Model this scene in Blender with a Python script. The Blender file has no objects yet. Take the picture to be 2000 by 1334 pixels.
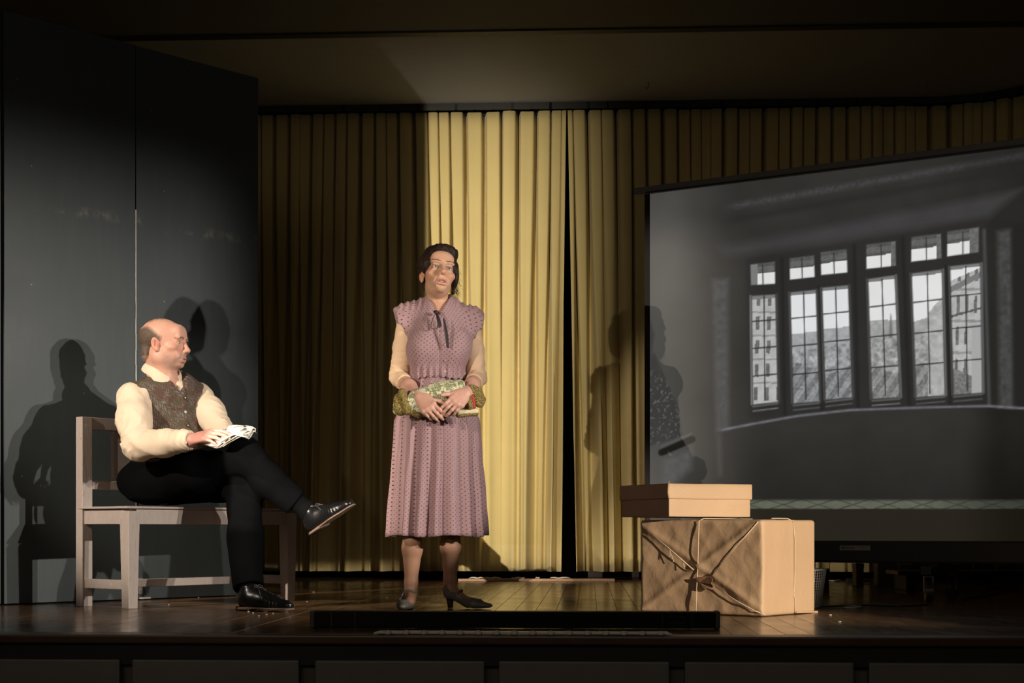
import bpy, bmesh, math, random
import numpy as np
from mathutils import Vector, Matrix, Euler

# ------------------------------------------------------------------ scene, camera, world, lamps, exposure
SC = bpy.context.scene
COL = SC.collection
F, CH, HZ = 3000.0, 0.345, 1036.0          # focal length in pixels, eye height over the stage, horizon row

def P(px, py, Y):
    return np.array([(px - 1000.0) * Y / F, Y, CH + (HZ - py) * Y / F])

cam = bpy.data.cameras.new('camera')
cam.sensor_width = 36.0
cam.lens = F / 2000.0 * 36.0
cam.shift_y = (HZ - 667.0) / 2000.0
cam.clip_end = 100
camo = bpy.data.objects.new('camera', cam)
COL.objects.link(camo)
camo.location = (0, 0, CH)
camo.rotation_euler = (math.radians(90), 0, 0)
SC.camera = camo

w = bpy.data.worlds.new('hall')
SC.world = w
w.use_nodes = True
w.node_tree.nodes['Background'].inputs[0].default_value = (1.0, 0.86, 0.7, 1)
w.node_tree.nodes['Background'].inputs[1].default_value = 0.0025

def spot(name, loc, target, power, color, half, blend, radius, shutters=()):
    """A theatre profile spot; shutters = framing blades (axis, edge, softness, side) in tangent units of its own beam."""
    L = bpy.data.lights.new(name, 'SPOT')
    L.energy = power
    L.color = color
    L.spot_size = math.radians(half * 2)
    L.spot_blend = blend
    L.shadow_soft_size = radius
    o = bpy.data.objects.new(name, L)
    COL.objects.link(o)
    o.location = loc
    d = Vector(target) - Vector(loc)
    o.rotation_euler = d.to_track_quat('-Z', 'Y').to_euler()
    if shutters:
        L.use_nodes = True
        nt = L.node_tree
        em = [n for n in nt.nodes if n.type == 'EMISSION'][0]
        tc = nt.nodes.new('ShaderNodeTexCoord')
        sp = nt.nodes.new('ShaderNodeSeparateXYZ')
        nt.links.new(tc.outputs['Normal'], sp.inputs[0])
        last = None
        for axis, edge, soft, side in shutters:
            dv = nt.nodes.new('ShaderNodeMath'); dv.operation = 'DIVIDE'
            if isinstance(axis, tuple):             # a slanted blade
                ma = nt.nodes.new('ShaderNodeMath'); ma.operation = 'MULTIPLY'; ma.inputs[1].default_value = axis[0]
                mb_ = nt.nodes.new('ShaderNodeMath'); mb_.operation = 'MULTIPLY_ADD'; mb_.inputs[1].default_value = axis[1]
                nt.links.new(sp.outputs[0], ma.inputs[0]); nt.links.new(sp.outputs[1], mb_.inputs[0]); nt.links.new(ma.outputs[0], mb_.inputs[2])
                src = mb_.outputs[0]
            else:
                src = sp.outputs[axis]
            nt.links.new(src, dv.inputs[0]); nt.links.new(sp.outputs[2], dv.inputs[1])
            ng = nt.nodes.new('ShaderNodeMath'); ng.operation = 'MULTIPLY'; ng.inputs[1].default_value = -1
            nt.links.new(dv.outputs[0], ng.inputs[0])
            mr = nt.nodes.new('ShaderNodeMapRange'); mr.interpolation_type = 'SMOOTHSTEP'
            mr.inputs[1].default_value = edge - soft; mr.inputs[2].default_value = edge + soft
            mr.inputs[3].default_value = 0 if side > 0 else 1; mr.inputs[4].default_value = 1 if side > 0 else 0
            nt.links.new(ng.outputs[0], mr.inputs[0])
            if last is None:
                last = mr.outputs[0]
            else:
                m = nt.nodes.new('ShaderNodeMath'); m.operation = 'MULTIPLY'
                nt.links.new(last, m.inputs[0]); nt.links.new(mr.outputs[0], m.inputs[1]); last = m.outputs[0]
        nt.links.new(last, em.inputs['Strength'])
    return o

WARM = (1.0, 0.80, 0.58)
spot('spot_curtain', (-2.4, 0, 1.15), (-0.15, 10.7, 1.45), 5400, (1.0, 0.88, 0.68), 13.5, 1.0, 0.012,
     [(1, -0.145, 0.004, 1), (0, -0.0385, 0.0025, 1), (0, 0.046, 0.045, -1), (1, 0.184, 0.026, -1)])
spot('spot_woman', (-4.1, 1.0, 1.75), (-0.32, 6.8, 1.0), 1150, (1.0, 0.86, 0.70), 8.5, 0.4, 0.012,
     [(1, -0.104, 0.004, 1), (0, 0.045, 0.035, -1)])
spot('spot_man', (-4.4, 3.2, 3.0), (-1.50, 6.95, 0.85), 1500, (1.0, 0.87, 0.72), 10.5, 0.5, 0.012)
for side_x, side_y in ((4.14, 3.52), (3.86, 3.08)):
    spot('spot_house_right', (side_x, side_y, 1.9), (-1.75, 7.0, 1.0), 740, (1.0, 0.92, 0.82), 15, 0.5, 0.03,
         [(1, 0.13, 0.07, -1), (0, 0.135, 0.045, -1), ((-0.9, 1.0), -0.262, 0.006, 1)])
spot('spot_box', (4.4, 0.9, 1.2), (1.0, 6.35, 0.32), 2500, (1.0, 0.84, 0.64), 5.2, 0.5, 0.02, [(1, 0.038, 0.005, -1)])
spot('spot_front', (-1.9, -1.0, 1.6), (-0.9, 7.0, 0.9), 60, WARM, 12, 0.8, 0.05)
def area(name, loc, target, power, color, sx, sy):
    L = bpy.data.lights.new(name, 'AREA'); L.energy = power; L.color = color; L.shape = 'RECTANGLE'; L.size = sx; L.size_y = sy
    o = bpy.data.objects.new(name, L); COL.objects.link(o); o.location = loc
    o.rotation_euler = (Vector(target) - Vector(loc)).to_track_quat('-Z', 'Y').to_euler(); return o
area('fill_light', (-1.5, -2.5, 3.12), (0, 6, 0.3), 40, (1.0, 0.84, 0.66), 6.0, 2.0)  # added soft fill that lifts the stage front and left curtain; no real fixture

SC.view_settings.view_transform = 'Standard'
SC.view_settings.look = 'None'
SC.view_settings.exposure = 0.0
SC.view_settings.gamma = 1.0
SC.view_settings.use_curve_mapping = False

# ------------------------------------------------------------------ helpers
def lin(r, g, b):
    f = lambda c: (c / 255.0 / 12.92) if c / 255.0 <= 0.04045 else ((c / 255.0 + 0.055) / 1.055) ** 2.4
    return (f(r), f(g), f(b), 1.0)

def tag(o, label=None, cat=None, group=None, kind=None):
    if label: o['label'] = label
    if cat: o['category'] = cat
    if group: o['group'] = group
    if kind: o['kind'] = kind
    return o

def link_mesh(name, me, mats=(), parent=None, smooth=False):
    for m in (mats if isinstance(mats, (list, tuple)) else [mats]):
        me.materials.append(m)
    if smooth:
        me.polygons.foreach_set('use_smooth', np.ones(len(me.polygons), dtype=bool))
    o = bpy.data.objects.new(name, me)
    COL.objects.link(o)
    if parent is not None:
        o.parent = parent
    return o

def from_arrays(name, V, Fc, mats=(), parent=None, smooth=True, col=None, pat=None, midx=None):
    me = bpy.data.meshes.new(name)
    V = np.asarray(V, dtype=np.float64)
    if isinstance(Fc, np.ndarray):
        n, k = Fc.shape
        me.vertices.add(len(V)); me.vertices.foreach_set('co', V.astype(np.float32).ravel())
        me.loops.add(n * k); me.loops.foreach_set('vertex_index', Fc.astype(np.int32).ravel())
        me.polygons.add(n); me.polygons.foreach_set('loop_start', np.arange(0, n * k, k, dtype=np.int32))
        me.update(calc_edges=True)
    else:
        me.from_pydata([tuple(v) for v in V], [], [tuple(f) for f in Fc])
        me.update()
    if col is not None:
        a = me.attributes.new('Col', 'FLOAT_COLOR', 'POINT')
        c = np.ones((len(V), 4), dtype=np.float32); c[:, :3] = col
        a.data.foreach_set('color', c.ravel())
    if pat is not None:
        a = me.attributes.new('pat', 'FLOAT_VECTOR', 'POINT')
        a.data.foreach_set('vector', np.asarray(pat, dtype=np.float32).ravel())
    if midx is not None:
        me.polygons.foreach_set('material_index', np.asarray(midx, dtype=np.int32))
    me.validate()
    return link_mesh(name, me, mats, parent, smooth)

class MB:
    """Collects boxes and tubes; build() links them as one mesh."""
    def __init__(self): self.bm = bmesh.new()
    def box(self, c, size, rot=None, bevel=0.0, taper=None):
        r = bmesh.ops.create_cube(self.bm, size=1.0)
        vs = r['verts']
        for v in vs:
            x, y, z = v.co.x * size[0], v.co.y * size[1], v.co.z * size[2]
            if taper is not None and v.co.z < 0: x *= taper; y *= taper
            v.co = Vector((x, y, z))
        if bevel > 0:
            es = list({e for v in vs for e in v.link_edges})
            rb = bmesh.ops.bevel(self.bm, geom=es, offset=bevel, segments=2, profile=0.6, affect='EDGES')
            vs = [v for v in rb['verts']] if rb['verts'] else vs
            vs = list({v for f in rb['faces'] for v in f.verts} | set(v for v in vs if v.is_valid))
        M = Matrix.Translation(Vector(c)) @ ((rot.to_4x4()) if rot is not None else Matrix.Identity(4))
        seen = set()
        stack = list(vs)
        while stack:                                   # whole island of this box
            v = stack.pop()
            if v in seen: continue
            seen.add(v)
            stack += [e.other_vert(v) for e in v.link_edges]
        for v in seen: v.co = M @ v.co
        return self
    def tube(self, pts, r, n=8, cap=True):
        pts = [Vector(p) for p in pts]
        rs = r if isinstance(r, (list, tuple)) else [r] * len(pts)
        prev = None; rings = []
        for i, p in enumerate(pts):
            t = (pts[min(i + 1, len(pts) - 1)] - pts[max(i - 1, 0)]).normalized()
            if prev is None:
                a = t.orthogonal().normalized()
            else:
                a = (prev - t * prev.dot(t)).normalized()
            prev = a; b = t.cross(a)
            rings.append([self.bm.verts.new(p + (a * math.cos(2 * math.pi * k / n) + b * math.sin(2 * math.pi * k / n)) * rs[i]) for k in range(n)])
        for i in range(len(rings) - 1):
            for k in range(n):
                self.bm.faces.new((rings[i][k], rings[i][(k + 1) % n], rings[i + 1][(k + 1) % n], rings[i + 1][k]))
        if cap:
            self.bm.faces.new(rings[0][::-1]); self.bm.faces.new(rings[-1])
        return self
    def poly_prism(self, pts, vec):
        a = [self.bm.verts.new(Vector(p)) for p in pts]
        b = [self.bm.verts.new(Vector(p) + Vector(vec)) for p in pts]
        n = len(a)
        self.bm.faces.new(a[::-1]); self.bm.faces.new(b)
        for k in range(n):
            self.bm.faces.new((a[k], a[(k + 1) % n], b[(k + 1) % n], b[k]))
        return self
    def build(self, name, mats, parent=None, smooth=False):
        bmesh.ops.recalc_face_normals(self.bm, faces=self.bm.faces[:])
        me = bpy.data.meshes.new(name)
        self.bm.to_mesh(me); self.bm.free()
        o = link_mesh(name, me, mats, parent)
        if smooth:
            me.polygons.foreach_set('use_smooth', np.ones(len(me.polygons), dtype=bool))
        return o

def empty(name, loc=(0, 0, 0), rz=0.0):
    o = bpy.data.objects.new(name, None)
    COL.objects.link(o)
    o.location = loc; o.rotation_euler = (0, 0, rz)
    o.empty_display_size = 0.1
    return o

def dup(o, parent=None):
    c = o.copy(); COL.objects.link(c)
    if parent is not None: c.parent = parent
    for ch in list(o.children): dup(ch, c)
    return c

# ------------------------------------------------------------------ materials
MATS = {}
class NT:
    def __init__(self, m): self.t = m.node_tree; self.N = m.node_tree.nodes; self.L = m.node_tree.links
    def n(self, typ, **kw):
        x = self.N.new(typ)
        for k, v in kw.items(): setattr(x, k, v)
        return x
    def link(self, a, b): self.L.new(a, b)
    def math(self, op, a, b=None, c=None):
        x = self.n('ShaderNodeMath', operation=op)
        for i, v in enumerate((a, b, c)):
            if v is None: continue
            if isinstance(v, (int, float)): x.inputs[i].default_value = v
            else: self.link(v, x.inputs[i])
        return x.outputs[0]
    def mix(self, f, a, b, blend='MIX'):
        x = self.n('ShaderNodeMix', data_type='RGBA', blend_type=blend)
        for s, v in ((0, f), (6, a), (7, b)):
            if isinstance(v, (int, float)): x.inputs[s].default_value = v
            elif isinstance(v, tuple): x.inputs[s].default_value = v if len(v) == 4 else (*v, 1)
            else: self.link(v, x.inputs[s])
        return x.outputs[2]
    def noise(self, vec, scale, detail=3.0, rough=0.55, dist=0.0):
        x = self.n('ShaderNodeTexNoise')
        x.inputs['Scale'].default_value = scale; x.inputs['Detail'].default_value = detail
        x.inputs['Roughness'].default_value = rough; x.inputs['Distortion'].default_value = dist
        if vec is not None: self.link(vec, x.inputs['Vector'])
        return x.outputs[0]
    def mapping(self, vec, scale=(1, 1, 1), rot=(0, 0, 0), loc=(0, 0, 0)):
        x = self.n('ShaderNodeMapping')
        x.inputs['Scale'].default_value = scale; x.inputs['Rotation'].default_value = rot; x.inputs['Location'].default_value = loc
        self.link(vec, x.inputs['Vector']); return x.outputs[0]
    def rng(self, v, a, b, c=0.0, d=1.0):
        x = self.n('ShaderNodeMapRange'); self.link(v, x.inputs[0])
        for i, q in enumerate((a, b, c, d)): x.inputs[i + 1].default_value = q
        return x.outputs[0]
    def obj(self): return self.n('ShaderNodeTexCoord').outputs['Object']
    def attr(self, name, out='Vector'):
        x = self.n('ShaderNodeAttribute'); x.attribute_name = name
        return x.outputs[out]
    def rand(self): return self.n('ShaderNodeObjectInfo').outputs['Random']
    def bump(self, h, strength, dist):
        x = self.n('ShaderNodeBump'); x.inputs['Strength'].default_value = strength; x.inputs['Distance'].default_value = dist
        self.link(h, x.inputs['Height']); return x.outputs[0]

def new_mat(name):
    m = bpy.data.materials.new(name); m.use_nodes = True
    t = NT(m); b = t.N['Principled BSDF']
    MATS[name] = m
    return m, t, b

def plain(name, c, rough=0.6, metal=0.0, spec=0.5, var=0.12, vscale=12, bump=0.0, bscale=60, bdist=0.004, sub=0.0):
    m, t, b = new_mat(name)
    o = t.obj()
    n = t.noise(o, vscale, 4)
    dk = tuple(x * (1 - var) for x in c[:3]); lt = tuple(min(1, x * (1 + var)) for x in c[:3])
    t.link(t.mix(n, dk, lt), b.inputs['Base Color'])
    b.inputs['Roughness'].default_value = rough; b.inputs['Metallic'].default_value = metal
    b.inputs['Specular IOR Level'].default_value = spec
    if sub: b.inputs['Subsurface Weight'].default_value = sub; b.inputs['Subsurface Scale'].default_value = 0.006
    if bump: t.link(t.bump(t.noise(o, bscale, 4), bump, bdist), b.inputs['Normal'])
    return m

def attr_mat(name, rough=0.6, spec=0.4, var=0.1, vscale=60, sub=0.0, bump=0.0, bscale=300, bdist=0.002, sheen=0.0):
    m, t, b = new_mat(name)
    c = t.attr('Col', 'Color')
    n = t.noise(t.obj(), vscale, 4)
    v = t.rng(n, 0.2, 0.8, 1 - var, 1 + var)
    vm = t.n('ShaderNodeVectorMath', operation='SCALE'); t.link(c, vm.inputs[0]); t.link(v, vm.inputs[3])
    t.link(vm.outputs[0], b.inputs['Base Color'])
    b.inputs['Roughness'].default_value = rough; b.inputs['Specular IOR Level'].default_value = spec
    if sheen: b.inputs['Sheen Weight'].default_value = sheen
    if sub:
        b.inputs['Subsurface Weight'].default_value = sub; b.inputs['Subsurface Scale'].default_value = 0.01
        b.inputs['Subsurface Radius'].default_value = (1.0, 0.35, 0.2)
    if bump: t.link(t.bump(t.noise(t.obj(), bscale, 3), bump, bdist), b.inputs['Normal'])
    return m
# ------------------------------------------------------------------ implicit surfaces for bodies and clothes
def nrm(v):
    v = np.asarray(v, float); return v / (np.linalg.norm(v) + 1e-12)

class SDF:
    def __init__(self): self.ops = []
    def _put(self, fn, c, R, k, mode): self.ops.append((fn, np.asarray(c, float), R, k, mode)); return self
    def cone(self, a, b, ra, rb, k=0.02, mode='u', flat=None):
        """Tapered capsule; flat=(axis, factor) squashes it along a direction."""
        a = np.asarray(a, float); b = np.asarray(b, float); ab = b - a; L2 = ab @ ab + 1e-12
        if flat is not None: fx = nrm(flat[0]); fs = flat[1]
        def fn(p):
            q = p - a
            t = np.clip(q @ ab / L2, 0, 1)
            r = q - t[:, None] * ab
            if flat is not None:
                e = r @ fx
                r = r + (e * (1.0 / fs - 1))[:, None] * fx
                return (np.sqrt((r * r).sum(1)) - (ra + (rb - ra) * t)) * min(1.0, fs)
            return np.sqrt((r * r).sum(1)) - (ra + (rb - ra) * t)
        s = 1.0 if flat is None else max(1.0, flat[1])
        return self._put(fn, (a + b) / 2, math.sqrt(L2) / 2 + max(ra, rb) * s + (0 if flat is None else k * (1 / min(1.0, flat[1]) - 1)), k, mode)
    def ell(self, c, r, M=None, k=0.02, mode='u'):
        """Ellipsoid; M = 3x3 with columns the ellipsoid's own axes in world."""
        c = np.asarray(c, float); r = np.asarray(r, float)
        def fn(p):
            q = p - c
            if M is not None: q = q @ M
            a = q / r; k0 = np.sqrt((a * a).sum(1)); a2 = a / r; k1 = np.sqrt((a2 * a2).sum(1)) + 1e-9
            return k0 * (k0 - 1.0) / k1
        return self._put(fn, c, float(r.max()), k, mode)
    def box(self, c, h, M=None, rr=0.005, k=0.005, mode='u'):
        c = np.asarray(c, float); h = np.asarray(h, float)
        def fn(p):
            q = p - c
            if M is not None: q = q @ M
            q = np.abs(q) - (h - rr)
            return np.sqrt((np.maximum(q, 0) ** 2).sum(1)) + np.minimum(q.max(1), 0) - rr
        return self._put(fn, c, float(np.linalg.norm(h)), k, mode)
    def half(self, c, n, k=0.004, mode='i'):
        """Keep the side that n points away from."""
        c = np.asarray(c, float); n = nrm(n)
        return self._put(lambda p: (p - c) @ n, c, 1e9, k, mode)
    def func(self, fn, c, R, k=0.004, mode='i'): return self._put(fn, c, R, k, mode)
    @staticmethod
    def run(ops, p):
        d = np.full(len(p), 10.0)
        for fn, c, R, k, mode in ops:
            e = fn(p)
            if mode == 'u':
                h = np.maximum(k - np.abs(d - e), 0) / k
                d = np.minimum(d, e) - h * h * k * 0.25
            else:
                if mode == 's': e = -e
                h = np.maximum(k - np.abs(d - e), 0) / k
                d = np.maximum(d, e) + h * h * k * 0.25
        return d
    def mesh(self, h, disp=None, smooth=1, B=8, margin=0.0):
        us = [(c, R) for fn, c, R, k, m in self.ops if m == 'u']
        lo = np.min([c - R for c, R in us], 0) - 0.01; hi = np.max([c + R for c, R in us], 0) + 0.01
        H = B * h
        nb = np.ceil((hi - lo) / H).astype(int) + 1
        gx = np.stack(np.meshgrid(*[np.arange(n) for n in nb], indexing='ij'), -1).reshape(-1, 3)
        cen = lo + (gx + 0.5) * H
        rad = H * 0.87
        near = np.zeros(len(cen), bool)
        for c, R in us: near |= ((cen - c) ** 2).sum(1) < (R * 1.05 + rad + 0.025) ** 2
        gx = gx[near]; cen = cen[near]
        d = np.concatenate([self.run(self.ops, cen[i:i + 60000]) for i in range(0, len(cen), 60000)])
        act = np.abs(d) < rad * 1.5 + 0.006 + margin
        gx = gx[act]; cen = cen[act]
        off = np.stack(np.meshgrid(*[np.arange(B + 1)] * 3, indexing='ij'), -1).reshape(-1, 3)
        N = nb * B + 2
        ids = []; Vs = []; ed = []
        corners = np.array([(i, j, k) for i in (0, 1) for j in (0, 1) for k in (0, 1)])
        EP = [(a, b) for a in range(8) for b in range(a + 1, 8) if np.abs(corners[a] - corners[b]).sum() == 1]
        for g, cc in zip(gx, cen):
            ops = [o for o in self.ops if o[2] > 1e8 or ((cc - o[1]) ** 2).sum() < (o[2] * 1.2 + rad + o[3] * 1.6 + 0.025) ** 2]
            if not any(o[4] == 'u' for o in ops): continue
            base = g * B
            p = lo + (base + off) * h
            v = self.run(ops, p)
            if disp is not None: v = v + disp(p)
            if v.min() > 0 or v.max() < 0: continue
            v = v.reshape(B + 1, B + 1, B + 1)
            cv = np.stack([v[c[0]:c[0] + B, c[1]:c[1] + B, c[2]:c[2] + B] for c in corners], -1)
            neg = cv < 0
            cnt = neg.sum(-1)
            m = (cnt > 0) & (cnt < 8)
            if not m.any(): continue
            ijk = np.argwhere(m); vv = cv[m]; ng = neg[m]
            acc = np.zeros((len(ijk), 3)); num = np.zeros(len(ijk))
            for a, b in EP:
                x = ng[:, a] != ng[:, b]
                t = np.where(x, vv[:, a] / np.where(x, vv[:, a] - vv[:, b], 1), 0)
                acc += np.where(x[:, None], corners[a] + t[:, None] * (corners[b] - corners[a]), 0); num += x
            Vs.append(lo + (base + ijk + acc / num[:, None]) * h)
            gi = base + ijk
            ids.append((gi[:, 0] * N[1] + gi[:, 1]) * N[2] + gi[:, 2])
            ed.append(ng[:, [0, 4, 2, 1]])       # signs at corner 0, +x, +y, +z
        V = np.concatenate(Vs); I = np.concatenate(ids); E = np.concatenate(ed)
        o = np.argsort(I); I = I[o]; V = V[o]; E = E[o]
        SX, SY, SZ = N[1] * N[2], N[2], 1
        quads = []
        for ax, (s1, s2) in enumerate(((SY, SZ), (SZ, SX), (SX, SY))):
            x = np.nonzero(E[:, 0] != E[:, ax + 1])[0]
            q = np.stack([I[x], I[x] - s1, I[x] - s1 - s2, I[x] - s2], 1)
            w = np.searchsorted(I, q); w = np.minimum(w, len(I) - 1)
            ok = (I[w] == q).all(1)
            w = w[ok]; fl = E[x[ok], 0]
            w[~fl] = w[~fl][:, ::-1]
            quads.append(w)
        Q = np.concatenate(quads)
        for _ in range(smooth):
            s = np.zeros_like(V); n = np.zeros(len(V))
            for a, b in ((0, 1), (1, 2), (2, 3), (3, 0)):
                np.add.at(s, Q[:, a], V[Q[:, b]]); np.add.at(n, Q[:, a], 1)
                np.add.at(s, Q[:, b], V[Q[:, a]]); np.add.at(n, Q[:, b], 1)
            n = np.maximum(n, 1)
            V = V * 0.5 + 0.5 * s / n[:, None]
        return V, Q

class Frame:
    """Local axes: x = left, y = forward, z = up."""
    def __init__(self, o, f, u=(0, 0, 1), s=1.0):
        self.o = np.asarray(o, float); self.y = nrm(f)
        x = np.cross(np.asarray(u, float), self.y); self.x = nrm(x); self.z = nrm(np.cross(self.y, self.x)); self.M = np.stack([self.x, self.y, self.z], 1); self.s = s
    def __call__(self, x, y, z): return self.o + (self.x * x + self.y * y + self.z * z) * self.s
    def loc(self, p): return ((np.asarray(p) - self.o) @ self.M) / self.s
    def rot(self, ax=0, ay=0, az=0):
        return self.M @ np.array(Euler((math.radians(ax), math.radians(ay), math.radians(az))).to_matrix())

def folds(seed, n, freq, amp, axis=None, an=1.0):
    """A sum of warped waves: soft cloth folds. axis/an: waves prefer to run across that axis."""
    r = np.random.RandomState(seed)
    K = r.normal(size=(n, 3)); K /= np.linalg.norm(K, axis=1)[:, None]
    if axis is not None:
        a = nrm(axis); K = K + (an - 1) * (K @ a)[:, None] * a; K /= np.linalg.norm(K, axis=1)[:, None]
    K *= freq * r.uniform(0.6, 1.6, (n, 1)); ph = r.uniform(0, 6.28, n)
    W = r.normal(size=(n, 3)) * freq * 0.35; wp = r.uniform(0, 6.28, n)
    A = amp / math.sqrt(n) * r.uniform(0.6, 1.4, n)
    def f(p):
        d = np.zeros(len(p))
        for i in range(n):
            s = np.sin(p @ K[i] + ph[i] + 1.6 * np.sin(p @ W[i] + wp[i]))
            d += A[i] * (s - 0.6 * np.abs(s))
        return d
    return f

def creases(seed, n, freq, amp, axis, an=0.3):
    """Crisper folds: narrow ridges between soft valleys, running mostly across the given axis."""
    r = np.random.RandomState(seed); a = nrm(axis)
    K = r.normal(size=(n, 3)) * an + a * np.sign(r.normal(size=(n, 1))); K /= np.linalg.norm(K, axis=1)[:, None]
    K *= freq * r.uniform(.6, 1.5, (n, 1)); ph = r.uniform(0, 6.28, n); W = r.normal(size=(n, 3)) * freq * .30; wp = r.uniform(0, 6.28, n)
    M = r.normal(size=(n, 3)) * 16; mp = r.uniform(0, 6.28, n)
    def f(p):
        d = np.zeros(len(p))
        for i in range(n):
            s = np.abs(np.sin(p @ K[i] + ph[i] + 1.5 * np.sin(p @ W[i] + wp[i])))
            d -= amp * (1 - s) ** 2.2 * np.clip(.35 + np.sin(p @ M[i] + mp[i]), 0, 1.2)
        return d
    return f

def ss(a, b, x):
    t = np.clip((x - a) / (b - a), 0, 1); return t * t * (3 - 2 * t)

def hand(S, W, d, n, thumb, curls, sc=1.0, splay=0.10, tb=(0.55, 0.8, 0.0), tcurl=(10, 25), k=0.006):
    """Palm, four fingers and thumb. W wrist, d towards the knuckles, n out of the back of the hand, thumb = towards the thumb side."""
    d = nrm(d); n = nrm(np.asarray(n) - d * (np.asarray(n) @ d)); t = np.asarray(thumb, float); t = nrm(t - d * (t @ d) - n * (t @ n))
    W = np.asarray(W, float)
    segs = [(.040, .025, .020), (.044, .028, .021), (.041, .026, .020), (.032, .020, .018)]
    offs = [.030, .010, -.011, -.030]; kl = [.088, .092, .088, .080]; rr = [.0092, .0095, .0090, .0078]
    S.cone(W - d * .02 * sc, W + d * .03 * sc, .026 * sc, .027 * sc, 0.015, flat=(n, 0.72))
    S.cone(W + d * .035 * sc + t * .006 * sc, W + d * .07 * sc, .034 * sc, .036 * sc, 0.015, flat=(n, 0.42))
    tips = []
    for i in range(4):
        K = W + (d * kl[i] + t * offs[i]) * sc
        S.cone(W + (d * .02 + t * offs[i] * .5) * sc, K, .012 * sc, .0112 * sc, 0.010)
        S.ell(K + n * .002 * sc, np.array([.0112, .0112, .0105]) * sc, None, 0.006)
        dirv = nrm(d + t * splay * (1.5 - i) * 0.66)
        a = 0.0; p = K
        for j in range(3):
            a += math.radians(curls[i][j])
            v = dirv * math.cos(a) - n * math.sin(a)
            q = p + v * segs[i][j] * sc
            r0 = rr[i] * (1.0 - 0.09 * j); r1 = rr[i] * (1.0 - 0.09 * (j + 1))
            S.cone(p, q, r0 * sc, r1 * sc, k if j == 0 else 0.003)
            p = q
        tips.append((p, nrm(v)))
    b = W + (d * .022 + t * .022 - n * .004) * sc
    v = nrm(d * tb[0] + t * tb[1] - n * tb[2])
    q = b + v * .042 * sc
    S.cone(b, q, .0165 * sc, .0125 * sc, 0.014)
    ax = nrm(np.cross(v, d))
    p = q
    for L, r0, r1, an in ((.032, .0115, .0105, tcurl[0]), (.026, .0105, .0085, tcurl[1])):
        th = math.radians(an); v = nrm(v * math.cos(th) + np.cross(ax, v) * math.sin(th))
        q = p + v * L * sc; S.cone(p, q, r0 * sc, r1 * sc, 0.004); p = q
    tips.append((p, v))
    return tips
# ------------------------------------------------------------------ the room
rng = np.random.RandomState(7)
PHI = math.atan(0.05)                       # the stage stands a little askew to the camera
def stage(x, y):                            # stage coordinates (y = depth from the front edge at its middle) -> world
    return np.array([x * math.cos(PHI) + y * math.sin(PHI), 5.02 + y * math.cos(PHI) - x * math.sin(PHI)])

def plank_mat():
    m, t, b = new_mat('stage_wood')
    o = t.obj()
    v = t.mapping(o, (14, 0.9, 14))
    g = t.noise(v, 3.0, 6, 0.6, 0.6)
    r = t.rand()
    c = t.mix(g, (0.085, 0.047, 0.023, 1), (0.21, 0.122, 0.060, 1))
    c2 = t.mix(t.rng(r, 0, 1, 0, 0.5), c, (0.075, 0.042, 0.021, 1))
    sc = t.noise(t.mapping(o, (60, 3, 60)), 6, 3)
    c3 = t.mix(t.rng(sc, 0.66, 0.72, 0, 0.25), c2, (0.25, 0.17, 0.10, 1))
    t.link(c3, b.inputs['Base Color'])
    w = t.noise(o, 3.5, 4)
    t.link(t.rng(w, 0.3, 0.7, 0.15, 0.27), b.inputs['Roughness'])
    b.inputs['Specular IOR Level'].default_value = 0.55
    t.link(t.bump(t.noise(v, 6, 3), 0.10, 0.001), b.inputs['Normal'])
    return m
M_plank = plank_mat()
M_edge = plain('nosing_wood', (0.075, 0.036, 0.016), 0.35, var=0.35, vscale=9)
M_fascia = plain('fascia_paint', (0.085, 0.08, 0.068), 0.55, var=0.15)
M_panel = plain('panel_paint', (0.17, 0.165, 0.145), 0.5, var=0.12, bump=0.15, bscale=40)
M_dark = plain('black_paint', (0.008, 0.008, 0.008), 0.6)
M_wall = plain('hall_wall_paint', (0.06, 0.05, 0.042), 0.8, var=0.08)
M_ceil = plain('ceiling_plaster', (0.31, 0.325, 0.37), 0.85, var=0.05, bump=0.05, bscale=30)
M_ceil_shade = plain('front_bay_shaded_plaster', (0.13, 0.13, 0.14), 0.85, var=0.05)  # same ceiling, its lack of light put in as a darker colour

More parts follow.
